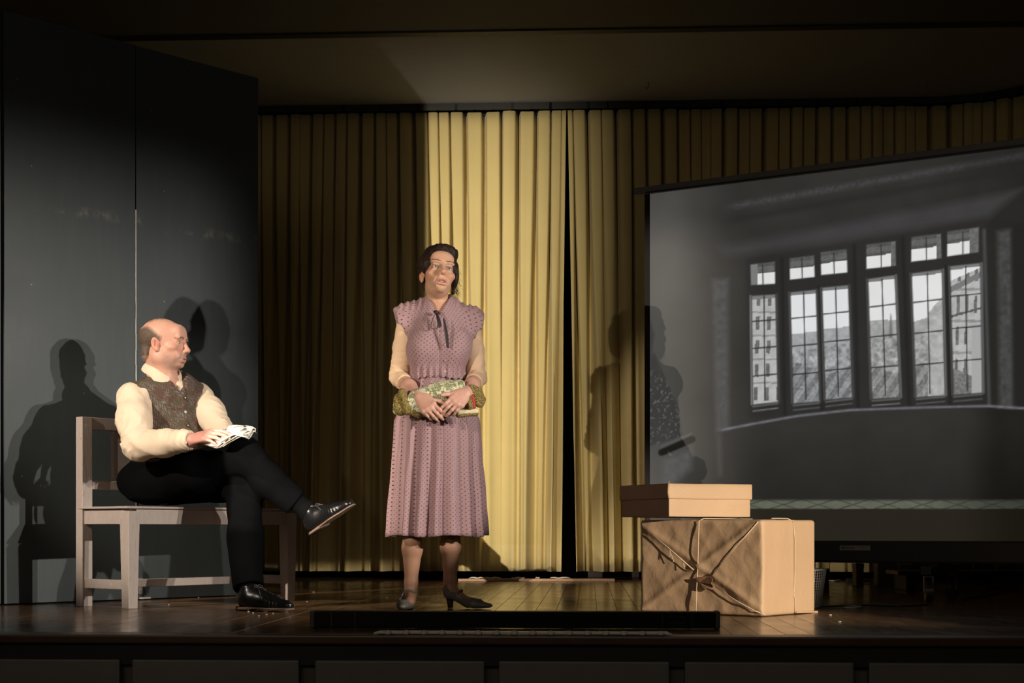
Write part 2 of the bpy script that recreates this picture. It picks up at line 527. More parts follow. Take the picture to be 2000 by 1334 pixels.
# stage floor: a slab and planks that run towards the back
mb = MB()
W2, D = 4.6, 6.6
def slab(mbx, x0, x1, y0, y1, z0, z1):
    p = [stage(x0, y0), stage(x1, y0), stage(x1, y1), stage(x0, y1)]
    mbx.poly_prism([(q[0], q[1], z0) for q in p], (0, 0, z1 - z0))
slab(mb, -W2, W2, 0.02, D, -0.10, -0.0075)
floor = tag(mb.build('floor', M_dark), kind='structure')
pw = 0.088
nx = int(2 * 3.85 / pw)
for i in range(nx):
    x = -3.85 + i * pw
    cuts = [0.115, 0.115 + rng.uniform(0.7, 2.2)]
    while cuts[-1] < D - 1.5: cuts.append(cuts[-1] + rng.uniform(1.7, 2.4))
    cuts[-1] = D if D - cuts[-1] < 0.9 else cuts[-1]
    if cuts[-1] < D: cuts.append(D)
    for y0, y1 in zip(cuts[:-1], cuts[1:]):
        me = bpy.data.meshes.new('plank')
        bm = bmesh.new()
        a, bb, zz = pw / 2 - 0.0011, (y1 - y0) / 2 - 0.001, rng.uniform(-0.0005, 0)
        ch = 0.0004
        vs = [bm.verts.new(q) for q in ((-a, -bb, -0.008), (a, -bb, -0.008), (a, bb, -0.008), (-a, bb, -0.008),
              (-a, -bb, -ch), (a, -bb, -ch), (a, bb, -ch), (-a, bb, -ch),
              (-a + ch, -bb + ch, zz), (a - ch, -bb + ch, zz), (a - ch, bb - ch, zz), (-a + ch, bb - ch, zz))]
        for l0 in (0, 4):
            for k in range(4):
                bm.faces.new((vs[l0 + k], vs[l0 + (k + 1) % 4], vs[l0 + 4 + (k + 1) % 4], vs[l0 + 4 + k]))
        bm.faces.new(vs[8:12])
        bm.to_mesh(me); bm.free()
        o = link_mesh('plank', me, M_plank, floor)
        c = stage(x + pw / 2, (y0 + y1) / 2)
        o.location = (c[0], c[1], 0); o.rotation_euler = (0, 0, -PHI)
# front nosing
mb = MB()
c = stage(0, 0.055)
mb.box((c[0], c[1], -0.015), (2 * W2, 0.116, 0.030), Matrix.Rotation(-PHI, 3, 'Z'), 0.006)
tag(mb.build('trim_1', M_edge), kind='structure')
mb = MB()
slab(mb, -W2, W2, 0.05, 0.10, -1.2, -0.03)
wall_front = tag(mb.build('wall_front', M_fascia), kind='structure')
# raised panels on the stage front
PX = [(-120, 234), (258, 584), (615, 946), (974, 1307), (1337, 1667), (1697, 2030)]
RZ = Matrix.Rotation(-PHI, 3, 'Z')
for a, bq in PX:
    Y = stage(0, 0.05)[1]
    def sx(px):                             # stage x of a pixel column on the panel plane
        x = 0.0
        for _ in range(6):
            yy = stage(x, 0.01)[1]; x = (px - 1000) * yy / F / math.cos(PHI)
        return x
    x0, x1 = sx(a), sx(bq)
    mb = MB()
    c = stage((x0 + x1) / 2, 0.03)
    mb.box((c[0], c[1], -0.083 - 0.32), (x1 - x0, 0.05, 0.64), RZ, 0.006)
    ci = stage((x0 + x1) / 2, 0.035)
    mb.build('panel', M_panel, wall_front)
# hall floor below the stage
mb = MB(); mb.box((0, 1.0, -1.25), (14, 9.5, 0.1)); tag(mb.build('ground', M_dark), kind='structure')
# back wall, side walls
mb = MB(); slab(mb, -W2 - .3, W2 + .3, D - 0.15, D, -0.1, 3.6); tag(mb.build('wall_back', M_wall), kind='structure')
mb = MB(); slab(mb, -W2 - .1, -W2, 0.1, D, -0.1, 3.9); tag(mb.build('wall_left', M_wall), kind='structure')
mb = MB(); slab(mb, W2 + .3, W2 + .4, 0.1, D, -0.1, 3.9); tag(mb.build('wall_right', M_wall), kind='structure')
# ceilings: rear bay over the curtain, a drop, the front bay
zc = 3.29
yb = 4.02
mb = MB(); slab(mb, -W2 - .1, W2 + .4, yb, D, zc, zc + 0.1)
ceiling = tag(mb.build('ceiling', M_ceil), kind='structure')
mb = MB(); slab(mb, -W2 - .1, W2 + .4, 0.4, yb - 0.02, zc - 0.012, zc + 0.1); mb.build('ceiling_front_bay', M_ceil_shade, ceiling)
mb = MB(); slab(mb, -W2 - .1, W2 + .4, yb - 0.05, yb + 0.02, zc - 0.022, zc + 0.05); mb.build('ceiling_joint', M_dark, ceiling)
# small cup hooks screwed in the ceiling by the curtain
M_metal = plain('dull_metal', (0.30, 0.28, 0.25), 0.4, metal=0.8)
for hx in (1266, 1812):
    q = P(hx, 203, 10.1)
    mb = MB(); z = zc
    mb.tube([(q[0], q[1], z), (q[0], q[1], z - .03), (q[0] - .012, q[1], z - .045), (q[0] - .024, q[1], z - .035), (q[0] - .02, q[1], z - .025)], 0.004, 6)
    tag(mb.build('ceiling_hook', M_metal, smooth=True), 'small metal hook in the ceiling above the ' + ('curtain middle' if hx < 1500 else 'curved right curtain end'), 'hook', 'ceiling hooks')

# ------------------------------------------------------------------ curtain
def curtain_mat():
    m, t, b = new_mat('curtain_cloth')
    o = t.obj()
    n = t.noise(o, 4, 4); fine = t.noise(t.mapping(o, (900, 900, 250)), 1.0, 2)
    c = t.mix(n, (0.60, 0.485, 0.215, 1), (0.70, 0.575, 0.275, 1))
    c = t.mix(t.rng(fine, 0.3, 0.7, 0, 0.25), c, (0.46, 0.36, 0.15, 1))
    sp = t.n('ShaderNodeSeparateXYZ'); t.link(t.attr('pat'), sp.inputs[0])
    c = t.mix(t.rng(sp.outputs[2], 0.245, 0.25, 0.12, 0), c, (0.85, 0.70, 0.42, 1))
    t.link(c, b.inputs['Base Color']); b.inputs['Roughness'].default_value = 0.85
    b.inputs['Specular IOR Level'].default_value = 0.15; b.inputs['Sheen Weight'].default_value = 0.15
    t.link(t.bump(fine, 0.15, 0.001), b.inputs['Normal'])
    return m
M_curtain = curtain_mat()
# the track: straight along the back, curving forward at the right
yt = D - 0.93
tp = [stage(-3.6, yt)]
tp += [stage(x, yt) for x in np.linspace(-3.4, 2.55, 40)]
for a in np.linspace(0, math.pi / 2, 14)[1:]:
    tp.append(stage(2.55 + 0.95 * math.sin(a), yt - 0.95 * (1 - math.cos(a))))
tp += [stage(3.5, y) for y in np.linspace(yt - 1.1, yt - 2.6, 6)]
tp = np.array(tp)
sl = np.concatenate([[0], np.cumsum(np.linalg.norm(np.diff(tp, axis=0), axis=1))])
def track(s):
    x = np.interp(s, sl, tp[:, 0]); y = np.interp(s, sl, tp[:, 1])
    e = 0.02
    dx = np.interp(s + e, sl, tp[:, 0]) - np.interp(s - e, sl, tp[:, 0]); dy = np.interp(s + e, sl, tp[:, 1]) - np.interp(s - e, sl, tp[:, 1])
    n = np.sqrt(dx * dx + dy * dy) + 1e-9
    return x, y, dx / n, dy / n
def s_at(px):
    s = np.linspace(0, sl[-1], 4000); x, y, _, _ = track(s)
    return s[np.argmin(np.abs(1000 + F * x / y - px))]
ZT, ZB = zc - 0.044, 0.06
def make_curtain(name, s0, s1, seed, label, flare0=0.0, flare1=0.0):
    r = np.random.RandomState(seed)
    pitch = 0.092
    n = int((s1 - s0) / pitch); spf = 26; rows = 32
    widths = r.uniform(0.55, 1.35, n); widths *= (s1 - s0) / widths.sum()
    edge = np.concatenate([[0], np.cumsum(widths)])
    ph = np.arange(n * spf + 1) / spf
    base = s0 + np.interp(ph, np.arange(n + 1), edge)
    amp = 0.066 * np.interp(ph, np.arange(n + 1), r.uniform(0.65, 1.25, n + 1))
    # groups of folds that gather into wider folds further down
    grp = np.zeros(n + 1); i = 0; wide = []
    while i < n:
        g = r.choice([1, 2, 2, 3]); wide.append((i, min(n, i + g))); i += g
    low = np.zeros(len(ph))
    for a, b2 in wide:
        m = (ph >= a) & (ph <= b2); low[m] = (ph[m] - a) / (b2 - a)
    V = []; pat = []
    sway = r.normal(size=6) * 0.012
    for j in range(rows):
        f = j / (rows - 1); z = ZT + (ZB - ZT) * f
        th = 2 * math.pi * ph
        shape = np.cos(th) + 0.28 * np.cos(3 * th) * (-1) ** 0
        vv_ = np.abs(((ph + .5) % 1) - .5) * 2; shape = 1 - 2 * ss(.44, .92, vv_) - .16 * vv_ ** 2
        shl = np.tanh(2.2 * np.cos(2 * math.pi * low)) / np.tanh(2.2)
        k = ss(0.05, 0.85, f)
        d = amp * (shape * (1 - 0.50 * k) + shl * 0.85 * k)
        side = 0.011 * np.sin(th) * (1 - 0.5 * k) - 0.02 * k * np.sin(4 * math.pi * low)
        s = base + side + sum(sway[q] * np.sin(base * (1.3 + q * 0.9) + q) for q in range(6)) * f
        s = s + (flare1 * ss(s1 - 0.55, s1, base) + flare0 * (1 - ss(s0, s0 + 0.55, base))) * f
        hang = 0.004 * np.sin(ph * 3.1 + j * 0.35) * f
        x, y, tx, ty = track(s)
        V.append(np.stack([x + ty * (d + hang), y - tx * (d + hang), np.full_like(x, z)], 1))
        pat.append(np.stack([base, base * 0, np.full_like(x, z)], 1))
    V = np.concatenate(V); pat = np.concatenate(pat)
    c = len(ph); i = np.arange(rows - 1)[:, None] * c + np.arange(c - 1)[None, :]
    Q = np.stack([i, i + 1, i + c + 1, i + c], -1).reshape(-1, 4)
    t = empty(name, (*track(np.array([(s0 + s1) / 2]))[:2],) if False else tuple(float(q[0]) for q in track(np.array([(s0 + s1) / 2]))[:2]) + (0,))
    tag(t, label, 'curtain', 'stage curtains')
    o = from_arrays('cloth', V - np.array(t.location), Q, M_curtain, t, True, pat=pat)
    md = o.modifiers.new('thick', 'SOLIDIFY'); md.thickness = 0.003
    return t
sj = s_at(1107)
make_curtain('curtain', 0.35, sj - 0.004, 3, 'mustard yellow pleated stage curtain behind the standing woman', 0, -0.045)
make_curtain('curtain', sj + 0.006, sl[-1] - 0.3, 5, 'mustard yellow pleated curtain behind the projection screen, curving forward', 0.055, 0)
# curtain rail
mb = MB()
ss_ = np.linspace(0.2, sl[-1] - 0.1, 70); x, y, tx, ty = track(ss_)
for q in range(len(ss_) - 1):
    a = np.array([x[q], y[q]]); b2 = np.array([x[q + 1], y[q + 1]]); L = np.linalg.norm(b2 - a)
    an = math.atan2(b2[1] - a[1], b2[0] - a[0]); m = (a + b2) / 2
    mb.box((m[0] + .118 * math.sin(an), m[1] - .118 * math.cos(an), zc - 0.023), (L + 0.02, 0.012, 0.045), Matrix.Rotation(an, 3, 'Z'))
    mb.box((m[0], m[1], zc - 0.004), (L + 0.012, 0.23, 0.007), Matrix.Rotation(an, 3, 'Z'))
tag(mb.build('curtain_rail', M_dark), 'dark pelmet rail along the ceiling edge that carries the yellow curtains', 'rail')
# rough board on the floor under the curtain, with a few curled wood flakes
M_board = plain('raw_board', (0.42, 0.25, 0.15), 0.6, var=0.3, vscale=20)
M_flake = plain('pale_flake', (0.62, 0.56, 0.48), 0.6)
YB = 10.42
a = P(895, 1130, YB); b2 = P(1200, 1130, YB)
mb = MB(); mb.box(((a[0] + b2[0]) / 2, YB, 0.009), (b2[0] - a[0], 0.05, 0.018), None, 0.003)
tag(mb.build('floor_board', M_board), 'thin pale wooden board lying on the stage under the curtain hem', 'board')
for q, (px, L) in enumerate(((930, .10), (962, .12), (1012, .09), (1050, .03), (1095, .14))):
    c = P(px, 1128, YB + 0.004)
    mb = MB(); pts = [(c[0] - L / 2 + L * k / 5, c[1] + .004 * math.sin(k * 2 + q), 0.0195 + .007 * abs(math.sin(k * 1.1 + q))) for k in range(6)]
    mb.tube(pts, [.002, .004, .005, .005, .004, .002], 6)
    where = ['leftmost', 'second from the left', 'middle', 'smallest, right of the middle', 'rightmost'][q]
    tag(mb.build('paper_scrap', M_flake, smooth=True), f'pale crumpled scrap on the board under the curtain, {where}', 'scrap', 'scraps under the curtain')

# ------------------------------------------------------------------ dark scenery flats at the left
def flat_mat():
    m, t, b = new_mat('flat_paint')
    o = t.obj()
    n = t.noise(o, 2.2, 5, 0.6)
    c = t.mix(n, (0.042, 0.051, 0.055, 1), (0.062, 0.075, 0.080, 1))
    st = t.noise(t.mapping(o, (9, 9, 0.7)), 4, 5, 0.65)
    c = t.mix(t.rng(st, 0.45, 0.75, 0, 0.3), c, (0.075, 0.083, 0.083, 1))
    # chips and flecks
    v = t.n('ShaderNodeTexVoronoi'); v.inputs['Scale'].default_value = 13; v.inputs['Randomness'].default_value = 1
    t.link(t.mapping(o, (1, 1, 0.8)), v.inputs['Vector'])
    chip = t.math('MULTIPLY', t.rng(v.outputs['Distance'], 0.025, 0.05, 1, 0), t.rng(t.noise(o, 3.1, 2), 0.52, 0.62))
    # fine scratches
    sc = t.noise(t.mapping(o, (2.0, 2.0, 22), (0.3, 0.5, 0.2)), 3.2, 6, 0.6, 1.5)
    scr = t.math('MULTIPLY', t.rng(t.math('ABSOLUTE', t.math('SUBTRACT', sc, 0.5)), 0.0, 0.004, 1, 0), t.rng(t.noise(o, 1.7, 3), 0.55, 0.68))
    # a rubbed band at about 1.95 m
    sp = t.n('ShaderNodeSeparateXYZ'); t.link(o, sp.inputs[0])
    zz = t.math('ADD', sp.outputs[2], t.math('MULTIPLY', t.noise(o, 2.0, 3), 0.22))
    band = t.math('MULTIPLY', t.rng(t.math('ABSOLUTE', t.math('SUBTRACT', zz, 1.98)), 0.0, 0.035, 1, 0), t.rng(t.noise(o, 9, 5, 0.7), 0.5, 0.68))
    f = t.math('MAXIMUM', t.math('MAXIMUM', chip, t.math('MULTIPLY', scr, 0.3)), t.math('MULTIPLY', band, 0.45))
    c = t.mix(f, c, (0.42, 0.36, 0.27, 1))
    t.link(c, b.inputs['Base Color'])
    t.link(t.rng(n, 0.3, 0.7, 0.42, 0.56), b.inputs['Roughness'])
    b.inputs['Specular IOR Level'].default_value = 0.4
    t.link(t.bump(t.noise(o, 6, 4), 0.06, 0.01), b.inputs['Normal'])
    return m
M_flat = flat_mat()
M_chipped = plain('chipped_edge', (0.50, 0.47, 0.42), 0.6, var=0.5, vscale=25)
A = P(0, 1182.6, F * CH / (1182.6 - HZ))[:2]; Bf = P(506, 1163.2, F * CH / (1163.2 - HZ))[:2]
fd = (Bf - A) / np.linalg.norm(Bf - A); fang = math.atan2(fd[1], fd[0]); fn = np.array([fd[1], -fd[0]])   # fn looks to the audience
def on_flat(px):
    k = (px - 1000) / F                     # ray X = k Y
    t = (k * A[1] - A[0]) / (fd[0] - k * fd[1]); return t
t0, t1, t2 = on_flat(7), on_flat(266), on_flat(507)
HF = 2.74
RF = Matrix.Rotation(fang, 3, 'Z')
def stage_flat(ta, tb, setback, label, edge):
    c = A + fd * (ta + tb) / 2 - fn * (0.02 + setback)
    t = tag(empty('stage_flat', (c[0], c[1], 0), fang), label, 'scenery panel', 'dark scenery flats')
    L = tb - ta
    mb = MB(); mb.box((0, 0, HF / 2 + 0.004), (L - 0.008, 0.036, HF - 0.004), None, 0.002)
    mb.build('board', M_flat, t)
    if edge:
        mb = MB()
        r = np.random.RandomState(4)
        zs = np.linspace(0.01, 1.93, 26)
        for z0, z1 in zip(zs[:-1], zs[1:]):
            mb.box((-L / 2 + 0.0005 + r.normal() * .0004, -0.0185 + r.normal() * .0006, (z0 + z1) / 2), (0.0062, 0.006, z1 - z0))
        tag(mb.build('edge', M_chipped, t), 'pale chipped wooden edge')
    # timber brace at the back
    mb = MB()
    for sx in (-L / 2 + 0.05, L / 2 - 0.08): mb.box((sx, 0.043, HF / 2), (0.06, 0.05, HF - 0.05))
    for z in (0.06, HF / 2, HF - 0.06): mb.box((0, 0.043, z), (L - 0.25, 0.04, 0.06))
    mb.build('frame', M_dark, t)
    return t
stage_flat(t0 - 1.2, t0 - 0.006, 0.004, 'narrow dark grey scenery panel at the far left, past the first seam', False)
stage_flat(t0, t1, 0.0, 'tall dark grey scenery panel behind the bench, with two cast shadows', False)
t = stage_flat(t1, t2, 0.004, 'tall dark grey scenery panel behind the seated man, pale chipped left edge', True)
# hinge and stop near the floor by the seam
mb = MB()
for z in (0.05, 0.085): mb.box((-(t2 - t1) / 2 + 0.028, -0.021, z), (0.018, 0.006, 0.014), None, 0.001)
mb.box((-(t2 - t1) / 2 + 0.028, -0.0195, 0.07), (0.026, 0.003, 0.08))
mb.build('hinge', M_metal, t)
mb = MB(); mb.box((-(t2 - t1) / 2 + 0.05, -0.024, 0.010), (0.06, 0.012, 0.008))
tag(mb.build('wedge', M_chipped, t), 'small pale wedge')
# ------------------------------------------------------------------ bench
def bench_mat():
    m, t, b = new_mat('worn_grey_paint')
    o = t.obj()
    n = t.noise(o, 7, 5, 0.6)
    c = t.mix(n, (0.28, 0.295, 0.30, 1), (0.38, 0.40, 0.405, 1))
    st = t.noise(t.mapping(o, (40, 40, 5)), 4, 4, 0.6)
    c = t.mix(t.rng(st, 0.5, 0.72, 0, 0.6), c, (0.20, 0.205, 0.205, 1))
    we = t.noise(o, 11, 6, 0.7)
    c = t.mix(t.rng(we, 0.63, 0.68, 0, 0.8), c, (0.30, 0.15, 0.08, 1))
    ch = t.noise(t.mapping(o, (1, 1, 1), loc=(5, 2, 1)), 26, 5, 0.7)
    c = t.mix(t.rng(ch, 0.66, 0.69, 0, 0.9), c, (0.36, 0.17, 0.085, 1)); c = t.mix(t.rng(ch, 0.335, 0.32, 0, 0.8), c, (0.62, 0.61, 0.58, 1))
    ge = t.n('ShaderNodeNewGeometry')
    c = t.mix(t.rng(ge.outputs['Pointiness'], 0.53, 0.60, 0, 0.7), c, (0.42, 0.22, 0.12, 1))
    t.link(c, b.inputs['Base Color']); b.inputs['Roughness'].default_value = 0.5
    t.link(t.bump(st, 0.4, 0.002), b.inputs['Normal'])
    return m
M_bench = bench_mat()
F0 = np.array([-1.68, 6.73]); ba = math.radians(51.5)
bu = np.array([math.cos(ba), math.sin(ba)]); bnv = np.array([bu[1], -bu[0]])
BL, BD = 1.0, 0.385
bench = tag(empty('bench', (F0[0], F0[1], 0), ba), 'worn grey painted wooden bench with open back, under the seated man', 'bench')
# local: x along the seat, y = -depth towards the front is 0, back at +BD
LW = 0.055
def bpart(name, boxes, label=None, bevel=0.003):
    mb = MB()
    for c, s, r in boxes: mb.box(c, s, r, bevel)
    o = mb.build(name, M_bench, bench)
    if label: o['label'] = label
    return o
for x in (LW / 2, BL - LW / 2):
    mb = MB(); mb.box((x, LW / 2, 0.215), (LW + .008, LW + .008, 0.43), None, 0.003, 0.78); mb.build('leg', M_bench, bench)
    mb = MB(); mb.box((x, BD - LW / 2, 0.43), (LW, LW * .9, 0.86), None, 0.003); mb.build('leg', M_bench, bench)
    bpart('side_rail', [((x, BD / 2, 0.405), (0.034, BD - 2 * LW + .01, 0.065), None)])
    bpart('side_stretcher', [((x, BD / 2, 0.105), (0.030, BD - 2 * LW + .01, 0.042), None)])
bpart('seat', [((BL / 2, BD / 2 - 0.012, 0.4465), (BL + .01, BD - LW + 0.02, 0.010), None)])
bpart('apron', [((BL / 2, 0.022, 0.405), (BL - 2 * LW + .01, 0.026, 0.066), None)])
bpart('apron', [((BL / 2, BD - 0.022, 0.405), (BL - 2 * LW + .01, 0.026, 0.066), None)])
bpart('stretcher', [((BL / 2, BD / 2, 0.105), (BL - LW, 0.028, 0.036), None)])
bpart('top_rail', [((BL / 2, BD - LW / 2, 0.832), (BL - 2 * LW + .01, 0.036, 0.056), None)])
bpart('back_rail', [((BL / 2, BD - LW / 2, 0.552), (BL - 2 * LW + .01, 0.030, 0.040), None)])
for x in (0.26, 0.5, 0.74):
    bpart('back_slat', [((x, BD - LW / 2, 0.688), (0.16, 0.022, 0.25), None)])

# ------------------------------------------------------------------ parcels
def kraft_mat(name, wr):
    m, t, b = new_mat(name)
    o = t.obj()
    n = t.noise(o, 6, 4); fib = t.noise(t.mapping(o, (30, 30, 400)), 1.5, 3)
    c = t.mix(n, (0.47, 0.315, 0.195, 1), (0.56, 0.39, 0.25, 1))
    c = t.mix(t.rng(fib, 0.4, 0.7, 0, 0.2), c, (0.40, 0.26, 0.155, 1))
    t.link(c, b.inputs['Base Color']); b.inputs['Roughness'].default_value = 0.55
    b.inputs['Specular IOR Level'].default_value = 0.35
    t.link(t.bump(t.noise(o, 22, 4, 0.6, 1.0), wr, 0.006), b.inputs['Normal'])
    return m
M_kraft = kraft_mat('kraft_paper', 0.35); M_kraft2 = kraft_mat('kraft_card', 0.08)
M_string = plain('parcel_string', (0.62, 0.50, 0.36), 0.7)
N0 = np.array([1.0, 6.12]); pa = nrm(np.array([-0.77, 0.64])); pb = np.array([-pa[1], pa[0]]) * -1
PA, PB, PH = 0.60, 0.43, 0.388
parcel = tag(empty('wrapped_parcel', (N0[0], N0[1], 0), math.atan2(pb[1], pb[0])), 'large brown paper parcel tied with string, on the stage floor under the flat box', 'parcel')
# local axes: x along pb (right face), y along pa*... left face runs to +y
def crease(seed, n, sc):
    r = np.random.RandomState(seed); K = r.normal(size=(n, 2)); ph = r.uniform(0, 6.28, n); A2 = r.uniform(.5, 1.3, n)
    def f(u, v):
        d = np.zeros_like(u)
        for i in range(n):
            s = np.sin(u * K[i, 0] * sc + v * K[i, 1] * sc + ph[i] + 1.8 * np.sin(u * K[(i + 1) % n, 1] * sc * .4 + v * K[(i + 2) % n, 0] * sc * .4))
            d += A2[i] * (1 - 2 * np.abs(s)) / (1 + 0.25 * i)
        return d / n
    return f
def parcel_mesh():
    bm = bmesh.new()
    nu, nv, nw = 44, 90, 60            # x, y, z divisions
    def grid(o, a, b2, na, nb):
        g = [[bm.verts.new(Vector(o) + Vector(a) * (i / na) + Vector(b2) * (j / nb)) for j in range(nb + 1)] for i in range(na + 1)]
        for i in range(na):
            for j in range(nb): bm.faces.new((g[i][j], g[i + 1][j], g[i + 1][j + 1], g[i][j + 1]))
    X, Yv, Z = (PB, 0, 0), (0, PA, 0), (0, 0, PH)
    grid((0, 0, 0), X, Z, nu, nw); grid((0, PA, 0), X, Z, nu, nw)
    grid((0, 0, 0), Yv, Z, nv, nw); grid((PB, 0, 0), Yv, Z, nv, nw)
    grid((0, 0, 0), X, Yv, nu, nv); grid((0, 0, PH), X, Yv, nu, nv)
    bmesh.ops.remove_doubles(bm, verts=bm.verts[:], dist=1e-4)
    bmesh.ops.recalc_face_normals(bm, faces=bm.faces[:])
    co = np.array([v.co for v in bm.verts])
    # soft corners
    c = np.array([PB, PA, PH]) / 2; q = co - c; h = c - 0.014
    cl = np.clip(q, -h, h); dv = q - cl; L = np.linalg.norm(dv, axis=1)
    m = L > 1e-9
    mx = np.abs(dv).max(1)
    s = np.where(m, 0.014 / np.maximum(L, 1e-9), 0)
    on_edge = (np.abs(dv) > 1e-6).sum(1) > 1
    q[on_edge] = cl[on_edge] + dv[on_edge] * s[on_edge][:, None]
    co2 = q + c
    f1 = crease(2, 7, 11.0); f2 = crease(9, 8, 26.0); f3 = crease(5, 5, 7.0)
    # left face x = 0 strongly creased, with the tucked ends folded to its middle
    u = co[:, 1] / PA; v = co[:, 2] / PH
    wl = np.clip(1 - co[:, 0] / 0.03, 0, 1)
    d = 0.0085 * f1(co[:, 1], co[:, 2]) + 0.0040 * f2(co[:, 1], co[:, 2])
    f4 = crease(17, 6, 7.5)
    d += 0.015 * f4(co[:, 1], co[:, 2])
    for fo, sgn in ((v - u * 0.9 - 0.05, 1), (v - (1.02 - u), -1)):
        d += 0.006 * np.exp(-(fo / 0.05) ** 2) + 0.004 * np.tanh(fo / 0.03) * sgn * .5
    d -= 0.012 * np.exp(-(((u - 0.45) / 0.05) ** 2 + ((v - 0.38) / 0.05) ** 2))
    co2[:, 0] -= wl * d
    wr2 = np.clip(1 - co[:, 1] / 0.03, 0, 1)
    co2[:, 1] -= wr2 * (0.0022 * f3(co[:, 0], co[:, 2]) + 0.0018 * np.exp(-((co[:, 0] / PB - 0.55) / 0.03) ** 2))
    top = co[:, 2] > PH - 0.02
    co2[:, 2] += np.where(top, 0.003 * f3(co[:, 0], co[:, 1]), 0) + 0.001
    for vv, p in zip(bm.verts, co2): vv.co = p
    me = bpy.data.meshes.new('paper'); bm.to_mesh(me); bm.free()
    return link_mesh('paper', me, M_kraft, parcel, True)
parcel_mesh()
# the audience sees face x = 0 at left (running +y to the left) and face y = 0 at right
def L_(u, v, d=0.010): return (-d, u * PA, v * PH)
def R_(u, v, d=0.004): return (u * PB, -d, v * PH)
def strings():
    mb = MB(); r = 0.0022
    mb.tube([(PB * .9, 0.28, PH + .006), (0.02, 0.292, PH + .006), L_(.495, .99, .006), L_(.50, .6, .009), L_(.51, .3, .009), L_(.515, .02, .010)], r, 6)
    mb.build('string', M_string, parcel, True)
    mb = MB(); mb.tube([L_(.90, .86), L_(.76, .72, .008), L_(.535, .47, .009)], r, 6); mb.build('string', M_string, parcel, True)
    mb = MB(); mb.tube([L_(.36, .30, .009), L_(.2, .16, .008), L_(.05, .06, .010), (0.01, -0.003, 0.008)], r, 6); mb.build('string', M_string, parcel, True)
    mb = MB(); mb.tube([L_(.03, .98, .006), L_(.2, .72, .008), L_(.40, .40, .009)], r * .9, 6); mb.build('string', M_string, parcel, True)
    mb = MB(); mb.tube([(0.1, 0.02, PH + .006), (PB * .5, 0.012, PH + .006), R_(.55, .985, .003), R_(.575, .8), R_(.575, .5), R_(.57, .30), R_(.555, .22), R_(.585, .14), R_(.58, .02)], r, 6)
    mb.build('string', M_string, parcel, True)
    mb = MB(); mb.tube([L_(.74, .70, .008), L_(.715, .62, .009), L_(.70, .55, .008)], .0014, 6); mb.tube([L_(.73, .69, .008), L_(.73, .60, .010)], .0014, 6)
    mb.tube([L_(.62, .56, .008), L_(.61, .48, .011)], .0014, 6); tag(mb.build('string_end', M_string, parcel, True), kind='stuff')
strings()
mb = MB()
rr_ = np.random.RandomState(3)
pts = []
for k in range(14):
    a = 2 * math.pi * k / 14; q = 1 + rr_.uniform(-.35, .35)
    pts.append(L_(.43 + .075 * math.cos(a) * q, .335 + .065 * math.sin(a) * q + .03 * math.cos(a), .017 + .006 * math.sin(3 * a)))
mb.poly_prism(pts, (0.004, 0, 0))
tag(mb.build('torn_flap', plain('torn_paper', (0.20, 0.11, 0.06), 0.7, bump=0.6, bscale=90), parcel), 'dark torn scrap of paper where the strings cross')
mb = MB(); mb.box((PB * .80, 0.0, 0.006), (PB * .42, 0.02, 0.008), Matrix.Rotation(0.03, 3, 'Y'), 0.002)
mb.build('paper_fold', M_kraft, parcel)

N2 = np.array([0.640, 6.285]); sb = nrm(np.array([0.90, 0.44])); sa = np.array([-sb[1], sb[0]])
SB_, SA_ = 0.415, 0.40
z0 = PH + 0.0125
box2 = tag(empty('flat_box', (N2[0], N2[1], z0), math.atan2(sb[1], sb[0])), 'flat brown cardboard box with a lid, lying on top of the large tied parcel', 'box')
def softbox(c, s, bev, seed, amp):
    bm = bmesh.new(); bmesh.ops.create_cube(bm, size=1.0)
    for v in bm.verts: v.co = Vector((v.co.x * s[0], v.co.y * s[1], v.co.z * s[2]))
    bmesh.ops.bevel(bm, geom=bm.edges[:], offset=bev, segments=3, profile=0.5, affect='EDGES')
    bmesh.ops.subdivide_edges(bm, edges=[e for e in bm.edges if e.calc_length() > 0.04], cuts=10, use_grid_fill=True)
    f = folds(seed, 6, 22, amp)
    co = np.array([v.co for v in bm.verts]); d = f(co)
    for v, q in zip(bm.verts, d): v.co = v.co + v.normal * q + Vector(c)
    bmesh.ops.recalc_face_normals(bm, faces=bm.faces[:])
    return bm
def soft_obj(name, c, s, bev, seed, amp, mat, parent):
    bm = softbox(c, s, bev, seed, amp); me = bpy.data.meshes.new(name); bm.to_mesh(me); bm.free()
    return link_mesh(name, me, mat, parent, True)
soft_obj('body', (SB_ / 2, SA_ / 2, 0.0425), (SB_ - .012, SA_ - .012, 0.085), 0.004, 1, 0.0006, M_kraft2, box2)
soft_obj('lid', (SB_ / 2, SA_ / 2, 0.106), (SB_, SA_, 0.066), 0.005, 2, 0.0010, M_kraft2, box2)
mb = MB()
mb.tube([(0.0, -0.0005, 0.139), (-.003, -0.003, 0.10), (0.0, -0.004, 0.075)], [.003, .005, .004], 6)
mb.tube([(0.004, 0.002, 0.138), (0.006, 0.0, 0.147)], .0018, 5)
mb.build('torn_corner', M_kraft2, box2, True)

